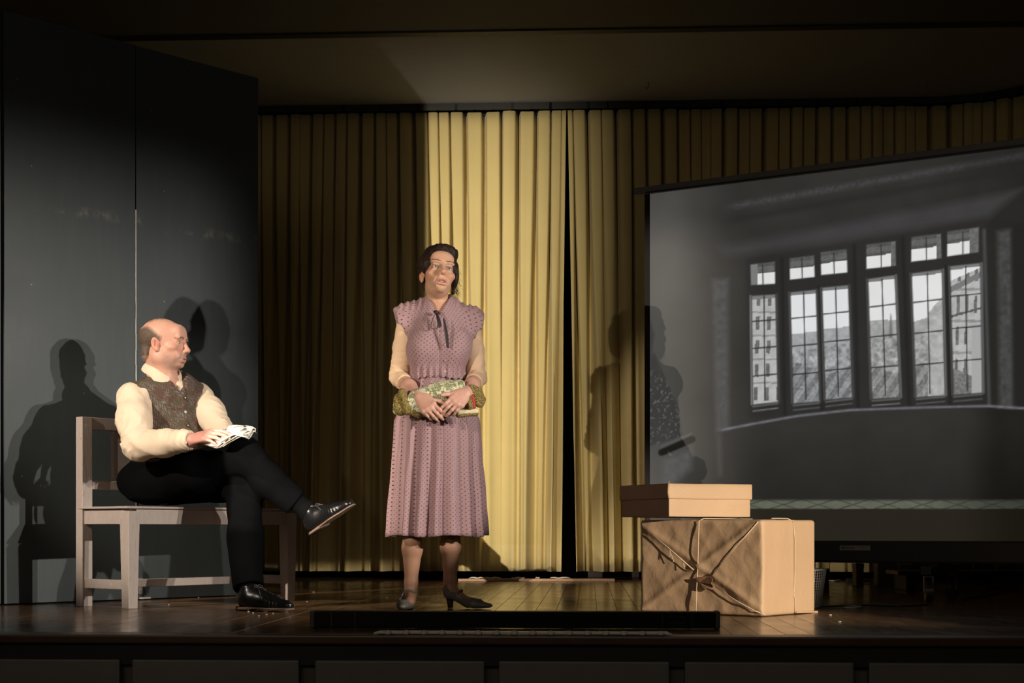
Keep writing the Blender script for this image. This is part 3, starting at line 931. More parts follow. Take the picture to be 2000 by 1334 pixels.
# ------------------------------------------------------------------ black bar and pale strip at the stage edge
M_black = plain('black_plastic', (0.0028, 0.0028, 0.003), 0.55, spec=0.15)
M_endcap = plain('end_cap_rubber', (0.055, 0.05, 0.042), 0.6)
Yb = 5.42
xa, xb = P(606, 1200, Yb)[0], P(1403, 1200, Yb)[0]
bar = tag(empty('light_bar', ((xa + xb) / 2, Yb, 0), -PHI * .7), 'long low black bar lying along the front edge of the stage', 'light bar')
BLn = xb - xa
mb = MB(); mb.box((0, 0, 0.031), (BLn - .03, 0.07, 0.058), None, 0.005); mb.build('housing', M_black, bar)
for sx in (-1, 1):
    mb = MB(); mb.box((sx * (BLn / 2 - .0085), 0, 0.0315), (0.017, 0.076, 0.063), None, 0.006); tag(mb.build('end_cap', M_endcap, bar), 'grey end cap')
M_clip = plain('clip_grey', (0.012, 0.012, 0.012), 0.3)
for cx in (-.62, -.54, .50, .60):
    mb = MB(); mb.box((cx * BLn * .72, -0.0353, 0.031), (0.0035, 0.002, 0.052)); mb.build('bracket', M_clip, bar)
mb = MB()
for k in range(2): mb.box((.55 * BLn * .72, -0.0353, 0.022 + k * .02), (0.06, 0.002, 0.0025))
mb.build('ridge', M_clip, bar)
Ys = 5.07
xa, xb = P(735, 1235, Ys)[0], P(1302, 1235, Ys)[0]
M_strip = plain('pale_plastic', (0.80, 0.79, 0.76), 0.4)
yc = stage((xa + xb) / 2, 0.045)
strip = tag(empty('edge_strip', (yc[0], yc[1] + .005, 0.0), -PHI), 'pale scalloped plastic strip lying on the stage edge before the black bar', 'strip')
SLn = xb - xa
mb = MB(); mb.box((0, 0.012, 0.0075), (SLn, 0.045, 0.008), None, 0.002); mb.build('channel', M_strip, strip)
nb_ = 16
for k in range(nb_):
    S_ = bmesh.new(); bmesh.ops.create_uvsphere(S_, u_segments=12, v_segments=8, radius=1)
    for v in S_.verts: v.co = Vector((v.co.x * .013, v.co.y * .014, max(v.co.z * .009, -.006)))
    me = bpy.data.meshes.new('bump'); S_.to_mesh(me); S_.free()
    o = link_mesh('bump', me, M_strip, strip, True); o.location = (-SLn / 2 + SLn * (k + .6) / nb_, -0.012, 0.0068)
for sx in (-1, 1):
    mb = MB(); mb.tube([(sx * SLn / 2, -.01, .006), (sx * (SLn / 2 + .012), -.016, .004)], [.006, .003], 6)
    mb.build('end_tab', M_strip, strip)

# specks of litter on the boards
M_speck = plain('litter', (0.55, 0.52, 0.45), 0.6)
rs = np.random.RandomState(11)
spx = [(485, 1195), (494, 1198), (520, 1201), (533, 1199), (505, 1204), (612, 1157), (600, 1176), (640, 1150), (560, 1183), (375, 1165), (388, 1168), (755, 1168), (800, 1141), (1622, 1202), (1750, 1231), (330, 1182), (700, 1178), (1640, 1215)]
bm = bmesh.new()
for px, py in spx:
    q = P(px, py, F * CH / (py - HZ)); s = rs.uniform(.003, .006)
    M_ = Matrix.Translation(Vector((q[0], q[1], .0022))) @ Matrix.Rotation(rs.uniform(0, 6), 4, 'Z') @ Matrix.Diagonal((s * 1.6, s, .0022, 1))
    bmesh.ops.create_icosphere(bm, subdivisions=1, radius=1.0, matrix=M_)
me = bpy.data.meshes.new('litter_specks'); bm.to_mesh(me); bm.free()
tag(link_mesh('litter_specks', me, M_speck), 'tiny pale specks of litter scattered on the stage boards', 'litter', kind='stuff')

# ------------------------------------------------------------------ projection screen
SAx, SBx = np.array([0.738, 8.42]), np.array([2.46, 7.38])
sd = nrm(SBx - SAx); sang = math.atan2(sd[1], sd[0]); sn = np.array([sd[1], -sd[0]])
def on_screen(px, py):
    k = (px - 1000) / F
    t = (k * SAx[1] - SAx[0]) / (sd[0] - k * sd[1]); Y = SAx[1] + sd[1] * t
    return t, CH + (HZ - py) * Y / F, Y
SW = 2.62
ZS0, ZS1 = 0.292, 2.19
screen = tag(empty('projection_screen', (SAx[0], SAx[1], 0), sang), 'large projection screen on a wheeled stand showing a grey photo of a bay window', 'screen')
exec_paint = None
def paint(px, py):
    """Grey values (0-255) of the picture that is thrown on the screen."""
    r = np.random.RandomState(21)
    def vnoise(sx, sy, seed, octv=3):
        q = np.random.RandomState(seed); out = 0; a = 1.0; tot = 0
        for o in range(octv):
            T = q.rand(64, 64); x = px / sx * 2 ** o; y = py / sy * 2 ** o
            xi = np.floor(x).astype(int); yi = np.floor(y).astype(int); fx = x - xi; fy = y - yi
            fx = fx * fx * (3 - 2 * fx); fy = fy * fy * (3 - 2 * fy)
            g = lambda i, j: T[(xi + i) % 64, (yi + j) % 64]
            out = out + a * ((g(0, 0) * (1 - fx) + g(1, 0) * fx) * (1 - fy) + (g(0, 1) * (1 - fx) + g(1, 1) * fx) * fy); tot += a; a *= 0.55
        return out / tot
    def poly(pts, soft=1.2):                 # convex polygon, clockwise on the picture
        m = np.full(px.shape, 1e3)
        n = len(pts)
        for k in range(n):
            (x0, y0), (x1, y1) = pts[k], pts[(k + 1) % n]
            L = math.hypot(x1 - x0, y1 - y0)
            m = np.minimum(m, ((x1 - x0) * (py - y0) - (y1 - y0) * (px - x0)) / L)
        return np.clip(0.5 + m / (2 * soft), 0, 1)
    def line(x0, y0, x1, y1, wd, soft=0.8):
        dx, dy = x1 - x0, y1 - y0; L2 = dx * dx + dy * dy
        t = np.clip(((px - x0) * dx + (py - y0) * dy) / L2, 0, 1)
        return np.clip(0.5 + (wd / 2 - np.hypot(px - x0 - t * dx, py - y0 - t * dy)) / (2 * soft), 0, 1)
    V = np.zeros(px.shape + (3,))
    def put(m, v, tint=(1, 1, 1)):
        nonlocal V
        v = np.asarray(v, float)
        vv = (v[..., None] if v.ndim else v) * np.array(tint)
        V = V * (1 - m[..., None]) + vv * m[..., None]
    n1 = vnoise(60, 60, 1); n2 = vnoise(9, 9, 2); n3 = vnoise(4, 4, 3)
    # walls of the pictured room; stage light falling on the left is painted in
    g = 49 + 34 * np.exp(-((px - 1290) / 95.0) ** 2) * np.clip(1 - np.abs(py - 560) / 620, 0, 1) + 12 * np.exp(-((px - 1290) / 60.) ** 2 - ((py - 900) / 90.) ** 2) + 8 * (n1 - .5)
    g = g - 12 * np.clip((px - 1800) / 250, 0, 1) - 6 * np.clip((py - 860) / 120, 0, 1)
    put(np.ones(px.shape), g, (1.0, 0.99, 0.96))
    # crown moulding high up
    cy = 405 - (px - 1420) * 0.175
    put(np.clip(1 - np.abs(py - cy) / 11, 0, 1) * ss(1400, 1450, px) * 0.8, 62 + 34 * (n3 - .3), (1, 1, 1.02))
    put(np.clip(1 - np.abs(py - cy - 26) / 12, 0, 1) * ss(1400, 1450, px) * 0.6, 40)
    put(ss(1860, 1900, px) * ss(0, 1, (cy + 14 - py) / 10) * 0.4, 40)
    # soffit of the bay
    put(poly([(1405, 483), (1990, 372), (1930, 425), (1462, 497), (1415, 500)], 10), 59 + 8 * n1, (1, 0.99, 1.01))
    # pale strip of the reveal, left and right
    put(poly([(1391, 545), (1422, 545), (1424, 838), (1398, 842)], 6), 76 + 22 * (n2 - .5))
    put(poly([(1948, 452), (1976, 448), (1980, 800), (1952, 796)], 6), 70 + 26 * (n2 - .5), (0.98, 1.0, 0.99))
    put(poly([(1976, 440), (2080, 420), (2080, 990), (1985, 990)], 5), 38)
    # dark frame of the window
    put(poly([(1456, 507), (1926, 430), (1936, 792), (1650, 806), (1464, 816)], 4), 46 + 6 * (n1 - .5))
    for (x0, y0, x1, y1) in ((1527, 505, 1533, 808), (1668, 480, 1676, 800), (1763, 465, 1776, 795), (1600, 560, 1606, 800), (1848, 520, 1856, 790)):
        put(line(x0, y0, x1, y1, 7, 3) * 0.7, 36)
    put(line(1922, 450, 1932, 790, 5, 3) * 0.8, 84, (0.97, 1.02, 0.99))
    lower = [((1468.5, 578), (1514, 575), (1519, 785), (1471, 790)), ((1544, 571), (1593, 566), (1600, 784), (1550, 788)), ((1606, 562), (1656, 557), (1664, 776), (1613, 781)),
             ((1696, 545), (1747, 537.5), (1757, 776), (1703.6, 779)), ((1781, 534), (1839, 526.5), (1845, 772), (1790, 776)), ((1856, 520), (1914, 514), (1918, 767), (1863, 771))]
    upper = [((1465.5, 517), (1513.5, 511), (1514, 554), (1467, 557)), ((1542, 505), (1590, 499), (1591, 541), (1543, 546)), ((1603, 493), (1653.5, 487), (1655, 532), (1604, 537)),
             ((1692, 478), (1749, 471), (1750, 519), (1692.6, 525)), ((1780, 463.5), (1837.5, 456.6), (1839, 504.5), (1780, 511)), ((1850, 452.5), (1911.5, 444), (1911.5, 492.5), (1850, 500.7))]
    hill = np.interp(px, [1540, 1600, 1606, 1656, 1700, 1757, 1785, 1840], [654, 646, 642, 638, 626, 624, 628, 612])
    sky = 222 + 10 * (n1 - .5)
    land = np.where(py < hill, sky, 162 + 40 * (n2 - .5) - 0.12 * (py - hill))
    town = 150 + 95 * (n2 - .5) + 50 * (n3 - .5)
    land = np.where(py > hill + 34, town, land)
    roofs = 128 + 60 * (n3 - .5) + 34 * np.sign(np.sin((px * 0.8 + py * 0.55) / 3.4)) * 0.35
    land = np.where(py > 718 + 10 * np.sin(px / 21.0), roofs, land)
    ste = np.clip(1 - np.abs(px - 1740) / (0.5 + np.clip(py - 608, 0, 40) * 0.14), 0, 1) * (py > 608) * (py < 660)
    land = land * (1 - ste) + 105 * ste
    def facade(x0, sx, row, seed):
        b = 176 + 30 * (n2 - .5)
        cx = ((px - x0 + (py - 600) * 0.03) % sx) / sx
        wv = ((py - 560) % row) / row
        win = (np.abs(cx - .5) < .17) * (np.abs(wv - .55) < .28)
        b = b - 70 * win * (0.7 + 0.6 * n3)
        b = b - 34 * (np.abs(wv - .08) < .04)
        return b
    for i, q in enumerate(lower):
        (ax, ay), (bx, by), (cx, cy_), (dx, dy) = q
        m = poly(q, 1.4)
        v = land.copy()
        if i == 0: v = facade(1470, 22, 46, 3)
        if i == 5:
            v = facade(1863, 17, 62, 5)
            v = np.where(py < 548 - (px - 1858) * 0.45, sky, v)
            v = np.where(np.abs(py - (565 - (px - 1858) * 0.5)) < 6, 120, v)
            v = np.where(np.abs(py - (618 - (px - 1858) * 0.28)) < 2.5, 95, v)
            v = np.where(py > 720 + (px - 1863) * 0.4, 118 + 60 * (n3 - .5), v)
            v = np.where((px > 1897) & (py > 640), 165, v)
        if i == 4:
            v = np.where((px > 1812) & (py > 612 - (px - 1812) * 1.15), 168 + 50 * (n2 - .5), v)
        v = np.where((py - (ay + (by - ay) * (px - ax) / (bx - ax))) < 7, 120, v)          # top shade
        put(m, v, (1.0, 1.0, 1.0) if i not in (1, 2) else (0.99, 1.0, 1.01))
        h = (dy - ay)
        put(m * line((ax + bx) / 2 + 1, ay, (cx + dx) / 2 - 1, dy - 8, 2.2), 42)
        for f in (.235, .485, .74):
            put(m * line(ax + (dx - ax) * f, ay + h * f + 0, bx + (cx - bx) * f, by + (cy_ - by) * f, 2.4), 44)
        put(line(dx, dy + 4, cx, cy_ + 3, 3.2, 1.2) * .8, 104)
        put(line(dx, dy + 13, cx, cy_ + 12, 2.4, 1.2) * (.9 if i in (0, 3) else .55), 120)
        put(line(ax - 3, ay, dx - 3, dy, 3, 1.5) * (.9 if i == 0 else .4), 128)
        put(line(bx + 3, by, cx + 3, cy_, 4, 1.5) * (.8 if i > 2 else .3), 112)
    for i, q in enumerate(upper):
        (ax, ay), (bx, by), (cx, cy_), (dx, dy) = q
        m = poly(q, 1.3)
        top = ay + (by - ay) * (px - ax) / (bx - ax)
        h = (dy - ay)
        v = np.where(py - top > h * .5, sky, 98 + 26 * (n3 - .5) - 14 * (np.sin((py - top) / 2.6) > .4))
        if i > 2: v = np.where(px > bx - (bx - ax) * (.16 if i < 5 else .3), 104 + 40 * (n3 - .5), v)
        if i == 0: v = np.where(px < ax + 14, 120, v)
        put(m, v)
        put(m * line((ax + bx) / 2, ay, (cx + dx) / 2, dy, 2.0), 46)
    # sill
    sx = np.interp(px, [1398, 1470, 1560, 1660, 1800, 1930, 1990, 2080], [842, 828, 812, 801, 796, 793, 797, 800])
    put(np.clip(1 - np.abs(py - sx) / 4.2, 0, 1) * ss(1395, 1420, px), 96 + 30 * n2, (1.0, 1.0, 1.05))
    put(np.clip((py - sx - 3) / 3, 0, 1) * (py < 975) * ss(1425, 1450, px), 51 + 5 * (n1 - .5) - 10 * np.clip((py - 830) / 140, 0, 1) - 16 * ss(1870, 1960, px), (1.0, .99, .96))
    put(poly([(1397, 845), (1410, 845), (1412, 930), (1402, 930)], 4) * .6, 72)
    # the woman's cast shadow painted in, and the side window at the left edge
    dk = poly([(1240, 548), (1279, 550), (1288, 572), (1284, 610), (1280, 640), (1290, 690), (1304, 735), (1240, 800)], 2.5)
    dk = np.maximum(dk, poly([(1240, 690), (1291, 690), (1312, 740), (1322, 790), (1347, 848), (1240, 880)], 2.5))
    put(dk * .45, 44 + 14 * (n3 - .4))
    put(dk * ss(.62, .7, n3) * ss(700, 760, py), 92)
    put(line(1292, 884, 1352, 858, 13, 1.5), 28); put(line(1292, 872, 1350, 847, 4, 1.2), 84); put(line(1294, 893, 1352, 868, 3, 1.2) * .7, 74)
    put(poly([(1294, 898), (1352, 874), (1350, 915), (1296, 960)], 8) * .7, 82 + 20 * n2)
    # parquet at the bottom
    fl = np.clip((py - 974) / 6, 0, 1) * ss(1340, 1420, px)
    hb = np.abs(((px * .5 + (py - 975) * 1.6) % 34) - 17) / 17; hb2 = np.abs(((px * .5 - (py - 975) * 1.6) % 34) - 17) / 17
    put(fl * (1 - 0.6 * ss(1760, 2000, px)), 98 + 16 * (n2 - .5) - 30 * np.maximum(ss(.80, .97, hb), ss(.84, .98, hb2)), (.96, 1.0, .86))
    # cloth below the thrown picture, its dim lit tone put in as glow
    put(np.clip((py - 993) / 1.4, 0, 1), 38 - 12 * ss(1850, 2000, px), (1.06, 1.0, .86))
    return V

M_scr, t_, b_ = new_mat('projected_picture')
t_.link(t_.attr('Col', 'Color'), b_.inputs['Emission Color']); b_.inputs['Emission Strength'].default_value = 1.0
b_.inputs['Base Color'].default_value = (0.14, 0.14, 0.137, 1); b_.inputs['Roughness'].default_value = 0.9
b_.inputs['Specular IOR Level'].default_value = 0.1
nx_, nz_ = 500, 380
ts = np.linspace(0.02, SW, nx_); zs = np.linspace(ZS0, ZS1, nz_)
T_, Z_ = np.meshgrid(ts, zs, indexing='ij')
Xw = SAx[0] + sd[0] * T_; Yw = SAx[1] + sd[1] * T_
gx_ = 1000 + F * Xw / Yw; gy_ = HZ - F * (Z_ - CH) / Yw
val = np.clip(paint(gx_, gy_), 0, 255) / 255.0
lv = np.where(val <= 0.04045, val / 12.92, ((val + 0.055) / 1.055) ** 2.4)
lv = np.maximum(lv - 0.006, 0.0)
V = np.stack([T_, np.zeros_like(T_), Z_], -1).reshape(-1, 3)
i = np.arange(nx_ - 1)[:, None] * nz_ + np.arange(nz_ - 1)[None, :]
Q = np.stack([i, i + nz_, i + nz_ + 1, i + 1], -1).reshape(-1, 4)
o = from_arrays('screen_cloth', V, Q, M_scr, screen, True, col=lv.reshape(-1, 3))
o['label'] = 'white cloth with the projected picture of a bay window'
M_case = plain('screen_casing', (0.030, 0.028, 0.026), 0.45)
M_bar = plain('screen_bar', (0.17, 0.16, 0.155), 0.5)
mb = MB(); mb.box((0.004, 0.002, (ZS0 + ZS1) / 2), (0.034, 0.003, ZS1 - ZS0)); mb.box((SW / 2, 0.004, (ZS0 + ZS1) / 2), (SW, 0.003, ZS1 - ZS0)); mb.build('border', M_dark, screen)
mb = MB(); mb.box((SW / 2 - 0.03, 0, ZS1 + 0.017), (SW + 0.08, 0.036, 0.040), None, 0.004); mb.build('top_bar', M_bar, screen)
mb = MB(); mb.box((SW / 2, -0.0185, ZS1 + .003), (SW + .0, 0.003, 0.008)); mb.build('top_lip', M_case, screen)
mb = MB(); mb.tube([(0.02, -0.018, ZS1 + .02), (0.02, -0.0215, ZS1 + .02)], .004, 8); tag(mb.build('screw', M_metal, screen), 'small bright screw')
mb = MB(); mb.box((SW / 2 + .02, 0.0, ZS0 - 0.055), (SW + 0.0, 0.11, 0.112), None, 0.012); mb.build('bottom_case', M_case, screen)
# lettered plate on the bottom case
t, z, Y = on_screen(1677, 1070)
M_plate = plain('name_plate', (0.34, 0.31, 0.28), 0.5, var=0.05); M_ink = plain('plate_ink', (0.01, 0.01, 0.01), 0.6)
lab = tag(link_mesh('name_plate', bpy.data.meshes.new('name_plate'), M_plate, screen), 'pale lettered name plate')
mb = MB(); mb.box((t, -0.0565, z), (0.158, 0.003, 0.024), None, 0.001); mb.bm.to_mesh(lab.data); mb.bm.free()
def text_mesh(body, size, loc, parent, mat, name='lettering'):
    cu = bpy.data.curves.new('tmp_text', 'FONT'); cu.body = body; cu.size = size; cu.extrude = 0.0004; cu.align_x = 'LEFT'; cu.align_y = 'CENTER'
    ob = bpy.data.objects.new('tmp_text', cu); COL.objects.link(ob)
    dg = bpy.context.evaluated_depsgraph_get()
    me = bpy.data.meshes.new_from_object(ob.evaluated_get(dg)); me.name = name
    bpy.data.objects.remove(ob); bpy.data.curves.remove(cu)
    me.transform(Matrix.Translation(Vector(loc)) @ Matrix.Rotation(math.radians(90), 4, 'X'))
    me.materials.clear()
    return link_mesh(name, me, mat, parent)
text_mesh('Stella', 0.022, (t - 0.047, -0.0586, z + .001), lab, M_ink)
mb = MB()
for sx in (-.0045, .0045): mb.tube([(t - .060 + sx + .0058 * math.cos(a), -.0586, z + .0058 * math.sin(a)) for a in np.linspace(0, 2 * math.pi, 15)], .0014, 5)
mb.build('emblem', M_ink, lab)
mb = MB(); mb.box((t + .042, -.0586, z + .004), (.052, .0006, .0016)); mb.build('fine_print', M_ink, lab)
# stand: two cross feet on castors
M_rub = plain('castor_rubber', (0.03, 0.03, 0.03), 0.35); M_steel = plain('castor_steel', (0.13, 0.13, 0.135), 0.35, metal=0.6)
def castor(x, y, ang):
    c = empty('castor', (x, y, 0), ang); c.parent = screen
    mb = MB(); mb.tube([(-.016, 0, .052), (.016, 0, .052)], .050, 24); mb.build('wheel', M_rub, c)
    mb = MB()
    for s in (-1, 1): mb.box((s * .021, 0.006, .082), (.004, .034, .075), None, .001)
    mb.box((0, .006, .121), (.048, .044, .006)); mb.tube([(-.024, 0, .052), (.024, 0, .052)], .010, 10)
    mb.build('bracket', M_steel, c)
    return c
tc_, _, _ = on_screen(1835, 1150)
for tx in (tc_, tc_ - 0.98):
    mb = MB(); mb.box((tx, 0.02, .150), (.05, .52, .04), None, .004); mb.build('foot', M_case, screen)
    mb = MB(); mb.box((tx, 0.075, .9), (.045, .035, 1.5), None, .004); mb.build('upright', M_case, screen)
    castor(tx, -0.19, .4); castor(tx, .24, -.2)
for tx in (SW - .35,):
    mb = MB(); mb.box((tx, 0.02, .150), (.05, .52, .04), None, .004); mb.build('foot', M_case, screen)
    castor(tx, -0.19, 1.1); castor(tx, .24, -.5)

# ------------------------------------------------------------------ things in the dark behind and under the screen
def at_floor(px, py): return P(px, py, F * CH / (py - HZ))
M_woodlow = plain('platform_wood', (0.16, 0.085, 0.04), 0.5, var=0.3)
c = P(1900, 1117, 9.0)
mb = MB(); mb.box((c[0], 9.0, 0.10), (0.95, 0.3, 0.022), None, .003); pl = mb.build('low_platform', M_woodlow)
pl.location = (0, 0, 0)
tag(pl, 'low brown wooden platform board standing behind the projection screen', 'platform')
for sx in (-.4, .4):
    mb = MB(); mb.box((c[0] + sx, 9.0, .0445), (.05, .28, .088), None, .003); mb.build('foot', M_dark, pl)
# wire basket behind the parcel
M_wire = plain('basket_wire', (0.42, 0.42, 0.42), 0.35, metal=0.5)
bc = np.array([1.30, 6.86]); bk = tag(empty('wire_basket', (bc[0], bc[1], 0), 0.1), 'grey wire mesh waste basket half hidden behind the large parcel', 'basket')
mb = MB()
def ring(z, r, rr2): mb.tube([(r * math.cos(a), r * math.sin(a), z) for a in np.linspace(0, 2 * math.pi, 33)], rr2, 6, False)
ring(.17, .102, .004); mb.build('rim', M_wire, bk, True)
mb = MB()
for z in np.arange(.012, .165, .012): ring(z, .078 + .024 * z / .17, .0011)
for a in np.linspace(0, 2 * math.pi, 49)[:-1]: mb.tube([(.078 * math.cos(a), .078 * math.sin(a), .004), (.102 * math.cos(a), .102 * math.sin(a), .17)], .0011, 4, False)
tag(mb.build('mesh_wall', M_wire, bk), kind='stuff')
mb = MB(); mb.tube([(0, 0, .002), (0, 0, .007)], .079, 32); mb.build('base', M_wire, bk)
# small pale boxes, a socket strip, cables
M_white = plain('dusty_white', (0.30, 0.28, 0.24), 0.6); M_olive = plain('olive_card', (0.16, 0.15, 0.05), 0.6); M_yel = plain('yellow_tool', (0.42, 0.30, 0.06), 0.5)
def smallbox(px0, px1, pyt, Y, depth, label, m, name='small_box', z0=0.0):
    a = P(px0, pyt, Y); b2 = P(px1, pyt, Y); h = a[2] - z0
    t = tag(empty(name, ((a[0] + b2[0]) / 2, Y + depth / 2, z0)), label, 'box')
    mb = MB(); mb.box((0, 0, h * .41), (b2[0] - a[0] - .004, depth - .004, h * .82), None, .003); mb.build('body', m, t)
    mb = MB(); mb.box((0, 0, h * .89), (b2[0] - a[0], depth, h * .2), None, .003); mb.build('lid', m, t)
    return t
smallbox(1714, 1752, 1100, 9.55, .12, 'pale low box in the dark behind the screen case, wider than its neighbour', M_white)
smallbox(1672, 1688, 1100, 9.60, .12, 'narrow olive green box in the dark behind the screen case', M_olive)
smallbox(1757, 1784, 1102, 9.50, .10, 'small grey box with pale stripes behind the screen, right of the pale low box', M_white)
smallbox(1596, 1608, 1126, 8.1, .10, 'tiny white box on the floor right behind the wire basket', M_white)
smallbox(1597, 1620, 1110, 8.9, .05, 'small brown box in the dark beside the parcel edge', M_woodlow)
yt_ = tag(empty('hand_brush', tuple(at_floor(1695, 1139.5)[:2]) + (0,)), 'small yellow handled brush lying in the dark behind the screen', 'brush')
mb = MB(); mb.tube([(-.06, 0, .016), (-.03, 0, .02), (.12, .01, .014)], [.018, .012, .008], 8); mb.build('handle', M_yel, yt_, True)
mb = MB(); mb.box((-.10, 0, .017), (.08, .03, .03), None, .004); mb.build('head', M_rub, yt_)
M_cable = plain('cable_black', (0.010, 0.010, 0.010), 0.3); M_loop = plain('pale_cable', (0.5, 0.48, 0.45), 0.3)
def cable(pxs, label, m, r=.0045, cat='cable', name='cable', z=0.0):
    mb = MB(); pts = []
    q = [at_floor(a, b2) for a, b2 in pxs]
    q = np.array(q); tt = np.linspace(0, len(q) - 1, 8 * len(q))
    for v in tt:
        i = min(int(v), len(q) - 2); f = v - i
        p0, p1, p2, p3 = q[max(i - 1, 0)], q[i], q[i + 1], q[min(i + 2, len(q) - 1)]
        c = 0.5 * ((2 * p1) + (-p0 + p2) * f + (2 * p0 - 5 * p1 + 4 * p2 - p3) * f * f + (-p0 + 3 * p1 - 3 * p2 + p3) * f ** 3)
        pts.append((c[0], c[1], r + .001 + z))
    mb.tube(pts, r, 7); return tag(mb.build(name, m, smooth=True), label, cat)
cable([(1600, 1187), (1640, 1186), (1700, 1184), (1760, 1186), (1812, 1183)], 'black cable on the stage floor from the parcel towards the castor', M_cable)
cable([(1880, 1172), (1930, 1165), (1958, 1150), (1952, 1141), (1940, 1150), (1960, 1138), (1975, 1128)], 'looped black cable on the floor at the right, behind the castor', M_cable, .006)
cable([(1612, 1134), (1625, 1136), (1640, 1135.5)], 'short pale cable piece on the floor behind the basket', M_loop, .005)
cable([(1648, 1188), (1655, 1186), (1672, 1185.5), (1682, 1187), (1672, 1189), (1655, 1189), (1648, 1188)], 'small shiny cable loop on the floor right of the parcel', M_loop, .003)
cable([(1735, 1136), (1765, 1137), (1800, 1136), (1830, 1131)], 'dusty flat cable behind the screen stand', M_olive, .006)
# ------------------------------------------------------------------ people
M_skin = attr_mat('skin', 0.48, 0.4, 0.05, 70, sub=0.12, bump=0.06, bscale=420, bdist=0.0012)
M_eye = attr_mat('eyeball', 0.08, 0.6, 0.0, 10)
M_hairm = attr_mat('hair', 0.6, 0.25, 0.25, 160, bump=0.3, bscale=500, bdist=0.002)

def head_sdf(S, H, fem=False, mouth=0.0):
    lp = .74 if fem else .62
    """Head in the frame H (x = own left, y = forward, z = up, origin between the eyes' height and the skull's middle)."""
    w = 0.94 if fem else 1.0
    jw = 0.80 if fem else 1.06
    e = lambda c, r, k=0.02, mode='u', M=None: S.ell(H(*c), np.array(r) * H.s, H.M if M is None else M, k * H.s, mode)
    e((0, -.014, .036), (.077 * w, .098, .078), .01)
    e((0, .028, -.026), (.061 * w if not fem else .055, .066, .082), .03)
    e((0, .028, -.078), (.052 * w * jw if not fem else .037, .052, .040), .028)
    for s in (-1, 1):
        e((s * .050 * w * jw, .000 if not fem else .006, -.066 if not fem else -.058), (.016 if not fem else .011, .030, .028 if not fem else .022), .025)           # angle of the jaw
    e((0, .078, -.098), (.023 * jw, .017, .016), .022)                          # chin
    for s in (-1, 1):
        e((s * .046 * w, .060, -.026), (.022, .022, .017), .02)                 # cheekbone
        e((s * .030 * w, .089 if not fem else .087, .018 if not fem else .020), (.025, .012, .009 if not fem else .006), .012)  # brow
        e((s * (.030 if not fem else .025), .068, -.060), (.020 if not fem else .016,) * 2 + (.022,), .02)                     # cheek
    e((0, .078, .050), (.050, .022, .030), .03)                                 # forehead
    for s in (-1, 1):
        e((s * .0315, .099, .001), (.018, .014, .0115), .012, 's')              # socket
    for s in (-1, 1):
        c = H(s * .0315, .0755, -.001)
        S.ell(c, np.full(3, .0146) * H.s, None, 0.003)
        e((s * .0315, .0915, -.0012), (.0132, .012, .0041 if not fem else .0048), .0012, 's')
        e((s * .0315, .0855, .0085), (.0165, .006, .0032), .004)                # lid fold
        e((s * .0315, .0830, -.0120), (.014, .0050, .0025), .006)                # bag under the eye
    S.cone(H(0, .092, .012), H(0, .113, -.032), .0085 * H.s, .0110 * H.s, .010)
    e((0, .1155, -.036), (.0118, .0115, .0105), .008)
    for s in (-1, 1):
        e((s * .0128, .1045, -.0405), (.0078, .0105, .0082), .006)
        e((s * .0064, .1115, -.0485), (.0036, .0058, .0036), .002, 's')
    e((0, .084, -.068), (.031, .019, .026), .018)
    lz = -.0745
    up, lo = .0012 + mouth * .4, .0012 + mouth
    e((0, .0995 - .002 * (1 - lp), lz + .0048 + up), (.0235, .0068 * lp, .0046 * lp), .005)
    if fem:
        for s in (-1, 1): e((s * .008, .1020, lz + .0052 + up), (.0085, .0036, .0030), .004)
    e((0, .0985, lz - .0050 - lo), (.0205, .0074 * lp, .0054 * lp), .005)
    e((0, .107, lz), (.0215, .015, .0010 + mouth * .95), .0025, 's')
    S.ell(H(0, .092, lz - .019), np.array([.018, .006, .004]) * H.s, H.M, .006, 's')
    for s in (-1, 1):                                                            # fold from nose to mouth
        S.cone(H(s * .0175, .1035, -.040), H(s * .0320, .090, -.078), .0013 if not fem else .0010, .0010 if not fem else .0008, .007, 's')
    # ears
    for s in (-1, 1):
        R = H.rot(8, 0, s * 22)
        c = np.array((s * .0775 * w, -.010, -.012))
        S.ell(H(*c), np.array([.0075, .0175, .0305]) * H.s, R, .006)
        S.ell(H(c[0] + s * .0095, c[1] + .002, c[2] + .003), np.array([.0120, .0125, .0215]) * H.s, R, .002, 's')
        S.ell(H(c[0] + s * .0005, c[1] + .010, c[2] - .004), np.array([.005, .0045, .007]) * H.s, R, .004)
        S.ell(H(c[0] - s * .001, c[1] + .007, c[2] - .026), np.array([.006, .009, .009]) * H.s, R, .005)
        S.cone(H(c[0] + s * .003, c[1] - .004, c[2] - .012), H(c[0] + s * .004, c[1] - .003, c[2] + .014), .0026, .0026, .002)

